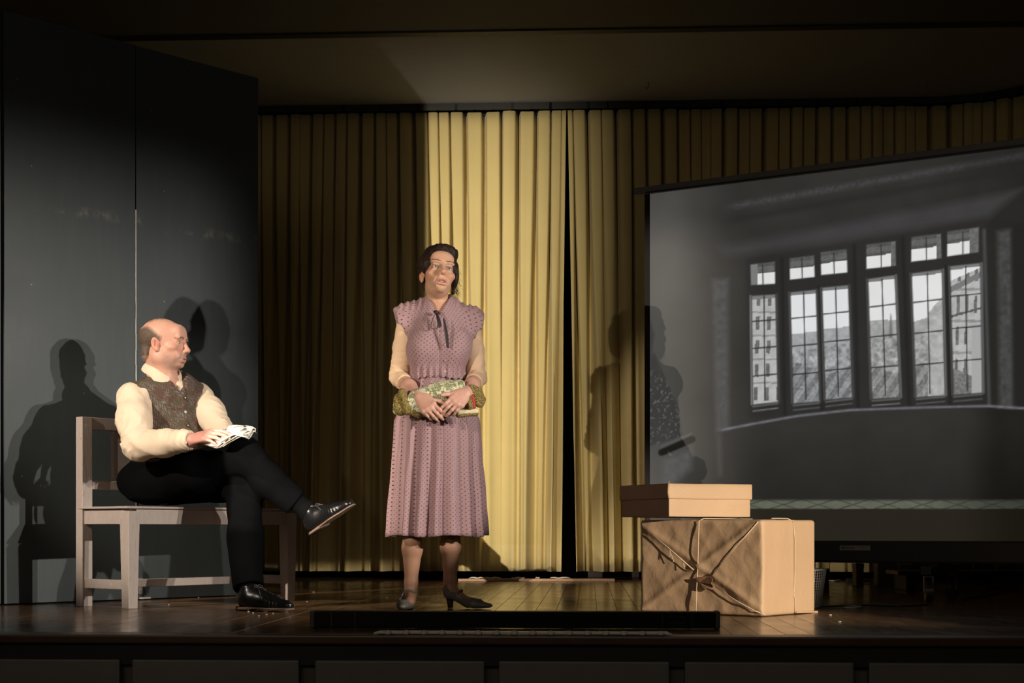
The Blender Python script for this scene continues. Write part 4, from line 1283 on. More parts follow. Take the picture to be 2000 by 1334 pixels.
def head_color(Q, base, fem):
    """Skin colours by place on the head (local coordinates)."""
    n = len(Q); C = np.tile(np.array(base), (n, 1))
    x, y, z = Q.T; ax = np.abs(x)
    def mixc(m, c): 
        nonlocal C
        C = C * (1 - m[:, None]) + np.array(c) * m[:, None]
    g = lambda cx, cy, cz, r: np.exp(-(((ax - cx) ** 2 + (y - cy) ** 2 + (z - cz) ** 2) / r ** 2))
    red = np.array(base) * np.array([1.02, .62, .55])
    mixc(.45 * g(.045, .075, -.035, .022), red)
    mixc(.5 * g(0, .118, -.036, .013), red)
    mixc(.55 * g(.078, -.01, -.012, .028), red)
    m = ss(.0105, .0085, np.abs(z + .0745) * (1 + (ax / .03) ** 2)) * ss(.025, .021, ax) * ss(.090, .095, y)
    mixc(m * (.8 if fem else .55), np.array([.46, .17, .14]) if not fem else np.array([.40, .13, .12]))
    mixc(ss(.0022, .0008, np.abs(z + .0745)) * ss(.024, .020, ax) * ss(.088, .093, y) * .85, [.10, .03, .025])
    # brows
    bz = (.0215 if fem else .0170) + .004 * np.sin(np.clip((ax - .012) / .034, 0, 1) * math.pi * .8) - .10 * np.clip(ax - .042, 0, 1)
    m = ss(.0042 if not fem else .0033, .0020, np.abs(z - bz)) * ss(.009, .014, ax) * ss(.052, .046, ax) * ss(.04, .06, y)
    mixc(m * (.85 if not fem else .9), [.085, .045, .03])
    # lash line
    for s in (1,):
        d = np.sqrt(((ax - .0315) / .0150) ** 2 + ((z + .001) / .0068) ** 2)
        mixc(ss(.30, .06, np.abs(d - 1)) * (y > .075) * (.75 if fem else .4), [.07, .04, .03])
        if fem: mixc(ss(1.9, 1.1, d) * (y > .07) * (z > -.003) * .5, [.16, .13, .10])
    return C

def eyes(H, person, gaze, iris):
    for s in (-1, 1):
        bm = bmesh.new(); bmesh.ops.create_uvsphere(bm, u_segments=32, v_segments=24, radius=.0124 * H.s)
        c = H(s * .0315, .0755, -.001); g = nrm(H.M @ nrm(gaze))
        co = np.array([v.co for v in bm.verts]); a = np.degrees(np.arccos(np.clip((co / np.linalg.norm(co, axis=1)[:, None]) @ g, -1, 1)))
        C = np.tile([.62, .58, .53], (len(co), 1))
        C[a < 27] = iris; C[(a < 29) & (a > 25)] = np.array(iris) * .4; C[a < 11.5] = [.005, .005, .005]
        for v in bm.verts: v.co = v.co + Vector(c)
        me = bpy.data.meshes.new('eye'); bm.to_mesh(me); bm.free()
        at = me.attributes.new('Col', 'FLOAT_COLOR', 'POINT'); at.data.foreach_set('color', np.concatenate([C, np.ones((len(C), 1))], 1).astype(np.float32).ravel())
        link_mesh('eye', me, M_eye, person, True)

def strands(name, person, roots, dirs, length, width, curve, cols, mat, seed=0):
    """Short hairs as thin blades on given root points."""
    r = np.random.RandomState(seed); V = []; Fq = []; C = []
    for p, d, c in zip(roots, dirs, cols):
        L = length * r.uniform(.6, 1.3); sidev = nrm(np.cross(d, r.normal(size=3)))
        b = nrm(d + r.normal(size=3) * .25); bend = curve * r.uniform(.5, 1.5)
        k = len(V)
        for q in range(4):
            f = q / 3; pt = p + b * L * f + np.array([0, 0, -1]) * bend * L * f * f
            wd = width * (1 - f * .85)
            V += [pt - sidev * wd, pt + sidev * wd]; C += [c, c]
        for q in range(3): Fq.append((k + 2 * q, k + 2 * q + 1, k + 2 * q + 3, k + 2 * q + 2))
    return from_arrays(name, np.array(V), np.array(Fq), mat, person, True, col=np.array(C))

def cloth_noise(f1, f2=None):
    if f2 is None: return f1
    return lambda p: f1(p) + f2(p)

# ================================================================== seated man
def build_man():
    f = nrm((.985, -.17, .0)); up = nrm((-.02, 0.03, 1))
    H = Frame(P(320, 671, 7.0), f, up, 1.0)
    tf = np.array((.64, -.768, 0)); tl = np.array((.768, .64, 0))
    Nb = P(316, 752, 7.03)
    shR, shL = P(258, 772, 6.92), P(386, 776, 7.15)
    elR, wrR = P(273, 868, 6.76), P(374, 860, 6.585)
    elL, wrL = P(428, 838, 6.98), P(442, 862, 6.84)
    hipR, hipL = P(294, 944, 6.98), P(320, 946, 7.15)
    knR, anR = P(474, 886, 6.77), P(597, 996, 6.84)
    knL, anL = P(472, 945, 6.88), P(487, 1152, 6.70)
    chest = P(330, 812, 7.05); belly = P(338, 880, 7.02)
    T = Frame(P(328, 775, 7.05), tf)
    B = SDF()
    # body: one skin from head to feet
    head_sdf(B, H)
    B.cone(H(0, -.026, -.055), Nb, .056, .062, .03)
    B.cone(H(0, .012, -.088), Nb + tf * .03, .040, .050, .03)
    B.cone(Nb, (shR + shL) / 2 - np.array([0, 0, .04]), .060, .08, .03)
    B.cone(shR - np.array([0, 0, .02]), shL - np.array([0, 0, .02]), .036, .036, .04)
    B.ell(chest, (.150, .100, .18), T.M, .05); B.ell(belly, (.142, .115, .14), T.M, .05)
    B.ell((hipR + hipL) / 2, (.15, .11, .10), T.M, .05)
    B.cone(shR - np.array([0, 0, .02]), elR, .040, .040, .03); B.cone(elR, wrR, .043, .030, .02)
    B.cone(shL - np.array([0, 0, .02]), elL, .040, .040, .03); B.cone(elL, wrL, .043, .030, .02)
    B.cone(hipR, knR, .075, .054, .04); B.cone(knR, anR, .052, .036, .03); B.cone(hipL, knL, .075, .054, .04); B.cone(knL, anL, .052, .036, .03)
    B.cone(anR, P(648, 1001, 6.775), .026, .014, .02); B.cone(anL, P(515, 1182, 6.64), .030, .018, .02)
    hd = P(418, 846, 6.52) - wrR
    hand(B, wrR + nrm(hd) * .012, hd, np.array((-.25, -.55, .8)), np.array((.3, .9, .5)), [(18, 20, 10), (20, 22, 12), (24, 24, 12), (28, 26, 14)], 0.98, splay=.10, tb=(.75, .55, .25), tcurl=(8, 12))
    hand(B, wrL, P(462, 866, 6.78) - wrL, np.array((0, .3, -1)), np.array((-.2, .6, .2)), [(40, 50, 40)] * 4, 0.98, splay=.03, tb=(.9, .4, .0))
    V, Q = B.mesh(.0028)
    L = H.loc(V)
    base = np.array([.60, .325, .235])
    C = head_color(L, base, False)
    hh = (np.abs(L[:, 0]) < .12) & (np.abs(L[:, 1]) < .16) & (np.abs(L[:, 2]) < .16)
    C[~hh] = base
    # greying stubble on jaw, chin and upper lip; shaved sides of the head
    x, y, z = L.T; r = np.random.RandomState(1)
    jaw = ss(-.045, -.075, z - .35 * np.clip(.06 - y, 0, 1)) * ss(.0, .03, y) * (z > -.125)
    must = ss(.018, .010, np.abs(z + .058)) * ss(.032, .024, np.abs(x)) * (y > .085)
    lips = ss(.010, .008, np.abs(z + .0745)) * (np.abs(x) < .024) * (y > .09)
    st = np.clip(np.maximum(jaw * .9 * ss(-.02, .05, y), must) * hh, 0, 1) * (1 - lips)
    st = st * r.uniform(.35, 1.0, len(st))
    C = C * (1 - .55 * st[:, None]) + np.array([.20, .155, .13]) * .55 * st[:, None]
    hand_m = (np.linalg.norm(V - (wrR + hd * .8), axis=1) < .22) & (V[:, 2] < H.o[2] - .15)
    C[hand_m] = np.array([.50, .235, .19])
    # ear stud-free; hair root shadow colour
    man = from_arrays('person', V, Q, M_skin, None, True, col=C)
    tag(man, 'seated man with cream shirt and patterned waistcoat, legs crossed, holding a folded newspaper', 'person')
    eyes(H, man, (.12, 1, .06), [.10, .11, .09])
    # hair: cropped grey brown back and sides
    S = SDF()
    S.ell(H(0, -.0145, .035), np.array([.0812, .1025, .0812]), H.M, .01)
    S.ell(H(0, -.062, -.045), np.array([.058, .040, .050]), H.M, .02)
    def keep(p):
        q = H.loc(p); ang = q[:, 1] + .02
        top = q[:, 2] - (.082 - .05 * ss(-.06, .03, q[:, 1]) )          # bald crown
        front = q[:, 1] - (.030 - .25 * np.clip(.012 - q[:, 2], 0, .2) - .25 * np.clip(q[:, 2] - .03, 0, .1))
        low = -.078 - q[:, 2]
        return np.maximum(np.maximum(top, front), low)
    S.func(keep, H.o, 1e9, .022)
    for s in (-1, 1): S.ell(H(s * .085, -.006, -.016), np.array([.030, .017, .029]), H.M, .003, 's')
    fh = folds(3, 6, 420, .0003)
    HV, HQ = S.mesh(.0026, fh)
    hl = H.loc(HV)
    hc = np.array([.115, .080, .058]); g = np.random.RandomState(2).uniform(.7, 1.35, len(HV))
    kv = np.maximum.reduce([hl[:, 2] - (.082 - .05 * ss(-.06, .03, hl[:, 1])), hl[:, 1] - (.030 - .25 * np.clip(.012 - hl[:, 2], 0, .2) - .25 * np.clip(hl[:, 2] - .03, 0, .1)), -.078 - hl[:, 2]])
    fade = np.clip(ss(-.026, -.002, kv) * .95 + ss(-.02, .04, hl[:, 1]) * .25, 0, .95)
    HC = hc * g[:, None] * (1 - fade[:, None]) + np.array([.57, .335, .24]) * fade[:, None]
    hair = from_arrays('hair', HV, HQ, M_hairm, man, True, col=HC)
    r = np.random.RandomState(5); ix = r.choice(len(HV), 1500, replace=False)
    o = nrm_rows(HV[ix] - H(0, -.01, .02)); back = -H.y * .5 - H.z * .75
    tp = strands('short_hairs', hair, HV[ix] - o * .001, [nrm(a * .35 + back) for a in o], .010, .00055, .1, HC[ix] * r.uniform(.5, 1.4, (1500, 1)), M_hairm)
    tag(tp, kind='stuff')
    # thin hair over the crown
    pts = []; dr = []; cl = []
    for k in range(260):
        a = r.uniform(-.052, .052); b = r.uniform(-.06, .055)
        zz = .036 + .0785 * math.sqrt(max(.02, 1 - (a / .077) ** 2 - ((b + .014) / .098) ** 2))
        pts.append(H(a, b, zz)); dr.append(nrm(-H.y * 1.0 + H.z * .12 + H.x * a * 4)); cl.append(np.array([.13, .085, .06]) * r.uniform(.6, 1.3))
    tag(strands('crown_hairs', hair, pts, dr, .014, .0004, .25, cl, M_hairm, 2), kind='stuff')

    # shirt
    M_shirt = plain('cream_shirt', (.74, .585, .435), .72, spec=.25, var=.04, vscale=30, bump=.12, bscale=260, bdist=.001, sub=.04)
    S = SDF()
    S.cone(Nb - np.array([0, 0, .02]), (shR + shL) / 2, .066, .10, .05)
    S.cone(Nb - np.array([0, 0, .02]), shR + np.array([0, 0, -.015]), .050, .056, .04); S.cone(Nb - np.array([0, 0, .02]), shL + np.array([0, 0, -.015]), .050, .058, .04)
    S.ell(chest, (.160, .112, .19), T.M, .05); S.ell(belly, (.152, .125, .14), T.M, .05)
    nsh = len(S.ops)
    elR2 = elR + np.array([-.004, 0, -.004])
    S.cone(shR + np.array([.006, 0, -.016]), (shR + elR) / 2 + np.array([-.006, -.005, 0]), .060, .065, .05)
    S.cone((shR + elR) / 2 + np.array([-.006, -.005, 0]), elR2, .065, .060, .05); S.cone(elR2, (elR + wrR) / 2 + np.array([.0, 0, -.004]), .062, .054, .03)
    S.cone((elR + wrR) / 2 + np.array([.0, 0, -.004]), wrR - nrm(wrR - elR) * .045, .054, .046, .03)
    S.cone(wrR - nrm(wrR - elR) * .045, wrR + nrm(wrR - elR) * .004, .042, .040, .010)
    S.cone(shL, (shL + elL) / 2, .066, .068, .04); S.cone((shL + elL) / 2, elL, .068, .055, .03); S.cone(elL, wrL, .055, .042, .02)
    # open neck and cuffs
    S.cone(Nb + tf * .05 + np.array([0, 0, .0]), Nb + tf * .13 + np.array([0, 0, -.015]), .026, .030, .01, 's')
    dR = nrm(wrR - elR)
    S.func(lambda p: np.maximum(np.linalg.norm(p - wrR, axis=1) - .075, -((p - (wrR - dR * .002)) @ dR)), wrR, .08, .003, 's')
    S.cone(wrR - dR * .02, wrR + dR * .05, .034, .034, .002, 's')
    aR = nrm(elR - shR)
    fA = folds(21, 6, 24, .0045); fB = folds(22, 5, 62, .0016)
    c1_ = creases(23, 5, 62, .0048, nrm(elR - shR) + np.array([.35, -.2, .2]), .45); c2_ = creases(24, 5, 78, .0046, dR + np.array([0, .1, .5]), .4); c3_ = creases(25, 5, 66, .0050, nrm(elL - shL) + np.array([.3, 0, .3]), .4)
    el_c = elR
    def dsp(p):
        near = np.exp(-(np.linalg.norm(p - elR, axis=1) / .13) ** 2) + .7 * np.exp(-(np.linalg.norm(p - elL, axis=1) / .12) ** 2)
        q = p - elR
        ring = np.sin((q @ nrm(aR - dR)) * 95 + 1.2 * np.sin(q @ np.array([30., 22, 14]))) * .0042
        arm = ss(.10, .17, np.abs(T.loc(p)[:, 0]))
        shd = np.exp(-(np.linalg.norm(p - shR, axis=1) / .12) ** 2)
        tt = ss(-.05, .05, (p - elR) @ nrm(dR - aR)); lf = ss(0.0, .08, T.loc(p)[:, 0])
        cr = (1 - lf) * ((1 - tt) * c1_(p) + tt * c2_(p)) + lf * c3_(p)
        return arm * (fA(p) * .25 + fB(p) * (.6 + .9 * near) + ring * near * .8 + cr * (.45 + .75 * near)) + .003 * arm * shd * np.sin((p - shR) @ np.array([70., 50, 10]))
    V, Q = S.mesh(.0043, dsp, margin=.012)
    from_arrays('shirt', V, Q, M_shirt, man, True)
    # cuff button
    mb = MB(); c = wrR - dR * .02 + np.array([0, -.040, -.010]); mb.tube([c, c + np.array([0, -.004, -.001])], .0055, 10); mb.build('cuff_button', M_chipped, man)
    # collar: a turned-down band with two points
    cf = nrm(tf + np.array([.25, .1, 0]))
    Cf = Frame(Nb + np.array([.004, -.002, .060]), nrm((cf[0], cf[1], -.46)), (0, 0, 1))
    nu = 49; rows = []
    for k in range(nu):
        th = -math.pi * .91 + 2 * math.pi * .91 * k / (nu - 1) + math.pi
        s = math.sin(th); c = math.cos(th)
        fr = abs((k / (nu - 1)) - .5) * 2                     # 1 at the two points, 0 at the nape
        pt = ss(.62, 1.0, fr)
        rt, rb = .071, .094 + .016 * pt
        tipn = ss(.80, 1.0, fr) * .030
        rows.append([Cf(-s * rt * .96, c * rt, -.022), Cf(-s * (rt + .002), c * (rt + .002), .022 - .014 * pt), Cf(-s * (rt + .006), c * (rt + .006), .024 - .014 * pt), Cf(-s * (rb - .004), c * (rb - .002), .002 - .012 * pt), Cf(-s * rb * (1 + .12 * pt), c * rb * (1 + .02 * pt), -.018 - .044 * pt)])
    Vc = np.array(rows).reshape(-1, 3); m = 5
    i = np.arange(nu - 1)[:, None] * m + np.arange(m - 1)[None, :]
    Qc = np.stack([i, i + 1, i + m + 1, i + m], -1).reshape(-1, 4)
    oc = from_arrays('collar', Vc, Qc, M_shirt, man, True)
    md = oc.modifiers.new('t', 'SOLIDIFY'); md.thickness = .003; md.offset = 0
    md = oc.modifiers.new('s', 'SUBSURF'); md.levels = 1; md.render_levels = 2

    # waistcoat
    mv, tv, bv = new_mat('waistcoat_tweed')
    pt = tv.attr('pat'); sp = tv.n('ShaderNodeSeparateXYZ'); tv.link(pt, sp.inputs[0]); u, v = sp.outputs[0], sp.outputs[1]
    W_ = .0185
    cell = tv.math('FLOOR', tv.math('DIVIDE', u, W_)); par = tv.math('FRACT', tv.math('MULTIPLY', cell, .5))
    sgn = tv.math('SUBTRACT', tv.math('MULTIPLY', tv.math('GREATER_THAN', par, .25), 2), 1)
    fu = tv.math('SUBTRACT', tv.math('FRACT', tv.math('DIVIDE', u, W_)), .5)
    ph = tv.math('ADD', tv.math('DIVIDE', v, .0084), tv.math('MULTIPLY', tv.math('MULTIPLY', fu, sgn), 2.0))
    bar = tv.rng(tv.math('ABSOLUTE', tv.math('SUBTRACT', tv.math('FRACT', ph), .5)), .16, .26, 1, 0)
    bar = tv.math('MULTIPLY', bar, tv.rng(tv.math('ABSOLUTE', fu), .40, .47, 1, 0))
    n1 = tv.noise(pt, 16, 3); n2 = tv.noise(tv.mapping(pt, (1, 1, 1), loc=(3, 5, 1)), 24, 3)
    bc = tv.mix(tv.rng(n2, .42, .58), (.25, .24, .20, 1), (.17, .075, .05, 1)); bc = tv.mix(tv.rng(n1, .52, .62), bc, (.12, .12, .05, 1)); bc = tv.mix(tv.rng(n1, .36, .30), bc, (.13, .14, .17, 1))
    ground = tv.mix(n1, (.050, .037, .031, 1), (.085, .058, .048, 1))
    cc = tv.mix(tv.math('MULTIPLY', bar, .8), ground, bc)
    fl = tv.n('ShaderNodeTexVoronoi'); fl.inputs['Scale'].default_value = 75; tv.link(pt, fl.inputs['Vector'])
    cc = tv.mix(tv.rng(fl.outputs['Distance'], .06, .12, .8, 0), cc, (.55, .45, .30, 1))
    tv.link(cc, bv.inputs['Base Color']); bv.inputs['Roughness'].default_value = .9; bv.inputs['Specular IOR Level'].default_value = .15
    tv.link(tv.bump(bar, .2, .001), bv.inputs['Normal'])
    S = SDF()
    S.cone(Nb - np.array([0, 0, .045]), (shR + shL) / 2, .072, .112, .05)
    S.cone(Nb - np.array([0, 0, .02]), shR + np.array([0, 0, -.010]), .056, .066, .04); S.cone(Nb - np.array([0, 0, .02]), shL + np.array([0, 0, -.010]), .056, .068, .04)
    S.ell(chest, (.174, .128, .20), T.M, .05); S.ell(belly + tf * .006, (.168, .140, .15), T.M, .05)
    # armholes
    for sh, el, sg in ((shR, elR, -1), (shL, elL, 1)):
        ax = nrm(tl * sg)
        cpt = sh + tl * sg * (.010)
        S.func(lambda p, cpt=cpt, ax=ax, sg=sg: np.minimum(np.maximum(-((p - cpt) @ ax) - .0, np.linalg.norm((p - cpt) + np.array([0, 0, 1]) * .05 - ((p - cpt) @ ax)[:, None] * ax, axis=1) - .115), 1), cpt, 1e8, .010, 's')
    # V neck
    vb = T(0.012, .10, .010)
    def vee(p):
        q = T.loc(p); a = np.abs(q[:, 0] - .004); return np.maximum(a * .82 - (q[:, 2] - .004) * .57, -q[:, 1] + .0)
    S.func(vee, vb, 1e8, .004, 's')
    S.cone(Nb - np.array([0, 0, .05]), Nb + np.array([0, 0, .12]), .072, .082, .006, 's')
    S.func(lambda p: (.985 - .19) * 0 + (P(330, 903, 7)[2] - p[:, 2]) + .0 * p[:, 0], belly, 1e9, .004, 'i')
    fV = folds(31, 6, 16, .0045); fW = folds(32, 5, 34, .0018)
    def dv(p):
        q = T.loc(p)
        edge = .004 * np.exp(-((q[:, 0] - .010) / .016) ** 2) * (q[:, 1] > 0)
        return fV(p) + fW(p) - edge + .0035 * np.exp(-((q[:, 0] - .026) / .004) ** 2) * (q[:, 1] > 0)
    V, Q = S.mesh(.0038, dv, margin=.008)
    q = T.loc(V)
    arc = q[:, 0] * .8 + .5 * q[:, 1] * np.sign(q[:, 0])
    a45 = .72
    pat = np.stack([q[:, 0] * a45 + q[:, 2] * a45, -q[:, 0] * a45 + q[:, 2] * a45, q[:, 1]], 1)
    vest = from_arrays('waistcoat', V, Q, mv, man, True, pat=pat)
    M_btn = plain('horn_button', (.05, .035, .02), .25, spec=.6)
    from mathutils.bvhtree import BVHTree
    bvh = BVHTree.FromPolygons([Vector(v) for v in V], [tuple(t) for t in Q])
    for zz in (-.014, -.078, -.142, -.205):
        st = T(.012, .45, zz); hit = bvh.ray_cast(Vector(st), Vector(-tf))
        if hit[0] is None: continue
        p0 = np.array(hit[0]); nn = np.array(hit[1])
        mb = MB(); mb.tube([p0 - nn * .001, p0 + nn * .004], .0075, 14); ob = mb.build('button', M_btn, vest)
        mb = MB(); mb.tube([p0 + nn * .004, p0 + nn * .0052], .0034, 10); mb.build('button_thread', M_chipped, ob)
    # trousers
    M_tr = plain('black_trousers', (.0036, .0036, .0040), .85, spec=.0, var=.2, vscale=20, bump=.2, bscale=400, bdist=.0006)
    S = SDF()
    S.ell((hipR + hipL) / 2 + np.array([-.01, .01, .01]), (.172, .135, .090), T.M, .05)
    S.ell(belly - np.array([.01, -.01, .05]), (.158, .125, .10), T.M, .05)
    S.cone(hipR, (hipR + knR) / 2 + np.array([0, 0, -.012]), .102, .086, .05); S.cone((hipR + knR) / 2 + np.array([0, 0, -.012]), knR, .086, .066, .04)
    e2 = anR - nrm(anR - knR) * .065
    S.cone(knR, (knR + e2) / 2 + np.array([.0, 0, -.008]), .066, .066, .03); S.cone((knR + e2) / 2 + np.array([.0, 0, -.008]), e2, .066, .056, .03)
    S.cone(hipL, knL, .10, .070, .04); 
    e3 = anL + np.array([0, 0, .02])
    S.cone(knL, (knL + e3) / 2, .070, .066, .04); S.cone((knL + e3) / 2, e3, .066, .060, .03)
    for e_, k_ in ((e2, knR), (e3, knL)):
        dd = nrm(e_ - k_)
        S.func(lambda p, e_=e_, dd=dd: np.maximum(np.linalg.norm(p - e_, axis=1) - .12, -((p - e_) @ dd)), e_, .12, .003, 's')
        S.cone(e_ - dd * .05, e_ + dd * .06, .043, .050, .002, 's')
    def seat_clip(p):
        r_ = p[:, :2] - F0; y_ = -(r_ @ bnv)
        return np.where((y_ > -.02) & (p[:, 2] > .38), .4605 - p[:, 2], -.05)
    S.func(seat_clip, hipR, 1e9, .004, 'i')
    fT = folds(41, 7, 15, .0085); fU = folds(42, 6, 34, .0035)
    def dt(p):
        n = np.exp(-(np.linalg.norm(p - knR, axis=1) / .14) ** 2) + np.exp(-(np.linalg.norm(p - hipR, axis=1) / .16) ** 2)
        r_ = p[:, :2] - F0; off = 1 - (-(r_ @ bnv) > -.04) * ss(.49, .465, p[:, 2])
        return (fT(p) * .8 + fU(p) * (.5 + n)) * off
    V, Q = S.mesh(.0046, dt, margin=.012)
    from_arrays('trousers', V, Q, M_tr, man, True)
    # socks and shoes
    M_sock = plain('black_sock', (.004, .004, .0045), .9, spec=.02); M_shoe = plain('black_leather', (.005, .005, .0055), .27, spec=.42, var=.1, bump=.15, bscale=45, bdist=.003)
    M_sole = plain('shoe_sole', (.16, .105, .075), .6, var=.3); M_lace = plain('shoe_lace', (.045, .045, .045), .5)
    def shoe(heel, toe_dir, upv, an, kn):
        fx = nrm(toe_dir); uu = nrm(np.asarray(upv) - fx * (np.asarray(upv) @ fx)); Fs = Frame(heel, fx, uu)
        S = SDF()
        S.cone(Fs(0, .035, .048), Fs(0, .075, .058), .036, .038, .02); S.cone(Fs(0, .075, .050), Fs(0, .19, .034), .041, .036, .03)
        S.cone(Fs(0, .19, .032), Fs(0, .258, .027), .040, .028, .02, flat=(Fs.z, .74)); S.cone(Fs(0, .05, .06), Fs(0, .055, .098), .036, .037, .02)
        S.cone(Fs(0, .10, .072), Fs(0, .15, .060), .027, .020, .02)
        S.half(Fs(0, 0, .013), -Fs.z); S.cone(Fs(0, .045, .085), Fs(0, .03, .16), .030, .036, .004, 's')
        S.half(Fs(0, .05, .108), nrm(Fs.z - Fs.y * .15))
        V, Q = S.mesh(.0028, lambda p: .0012 * np.exp(-((Fs.loc(p)[:, 1] - .185) / .03) ** 2) * np.sin(Fs.loc(p)[:, 1] * 420), margin=.004)
        sh = from_arrays('shoe', V, Q, M_shoe, man, True)
        S = SDF()
        S.cone(Fs(0, .038, .0), Fs(0, .17, .0), .041, .049, .01); S.cone(Fs(0, .17, .0), Fs(0, .258, .0), .047, .033, .03)
        S.half(Fs(0, 0, .016), Fs.z); S.half(Fs(0, 0, .004), -Fs.z)
        S.func(lambda p: np.where(Fs.loc(p)[:, 1] > .085, .0, -1.0) * 0 + (.009 - Fs.loc(p)[:, 2]) * (Fs.loc(p)[:, 1] > .09) - (Fs.loc(p)[:, 1] <= .09) * .02, heel, 1e9, .002, 'i')
        V, Q = S.mesh(.0030); so = from_arrays('sole', V, Q, M_sole, sh, True)
        mb = MB(); mb.box((0, 0, 0), (.066, .066, .020), None, .006); 
        for v in mb.bm.verts: v.co = Vector(Fs(v.co.x, .040 + v.co.y, .010 + v.co.z))
        mb.build('heel', M_shoe, sh)
        mb = MB()
        for k in range(5):
            yy = .098 + .014 * k; zz = .100 - .0068 * k
            mb.tube([Fs(-.020, yy - .003, zz - .012), Fs(-.008, yy, zz + .001), Fs(.008, yy + .002, zz + .001), Fs(.020, yy - .003, zz - .012)], .0019, 6)
        for s in (-1, 1):
            mb.tube([Fs(0, .100, .103), Fs(s * .015, .098, .112), Fs(s * .030, .106, .104), Fs(s * .016, .112, .100), Fs(0, .102, .103)], .0016, 6)
            mb.tube([Fs(0, .100, .103), Fs(s * .020, .122, .094), Fs(s * .032, .14, .070)], .0015, 6)
        tag(mb.build('laces', M_lace, sh, True), kind='stuff')
        S = SDF(); S.cone(Fs(0, .048, .075), an, .036, .040, .01); S.cone(an, an + nrm(kn - an) * .11, .042, .046, .01)
        V, Q = S.mesh(.004, folds(5, 4, 60, .0015)); from_arrays('sock', V, Q, M_sock, man, True)
        return sh
    shoe(P(609, 1047, 6.86), P(689, 993, 6.72) - P(609, 1047, 6.86), np.array((-.35, -.05, .93)), anR, knR)
    hL = P(466, 1193.0, 6.62); hL[2] = 0.001
    shoe(hL, np.array((.80, -.42, 0)), np.array((0, 0, 1)), anL - np.array([0, 0, .01]), knL)
    return man

def nrm_rows(a): return a / (np.linalg.norm(a, axis=1)[:, None] + 1e-9)

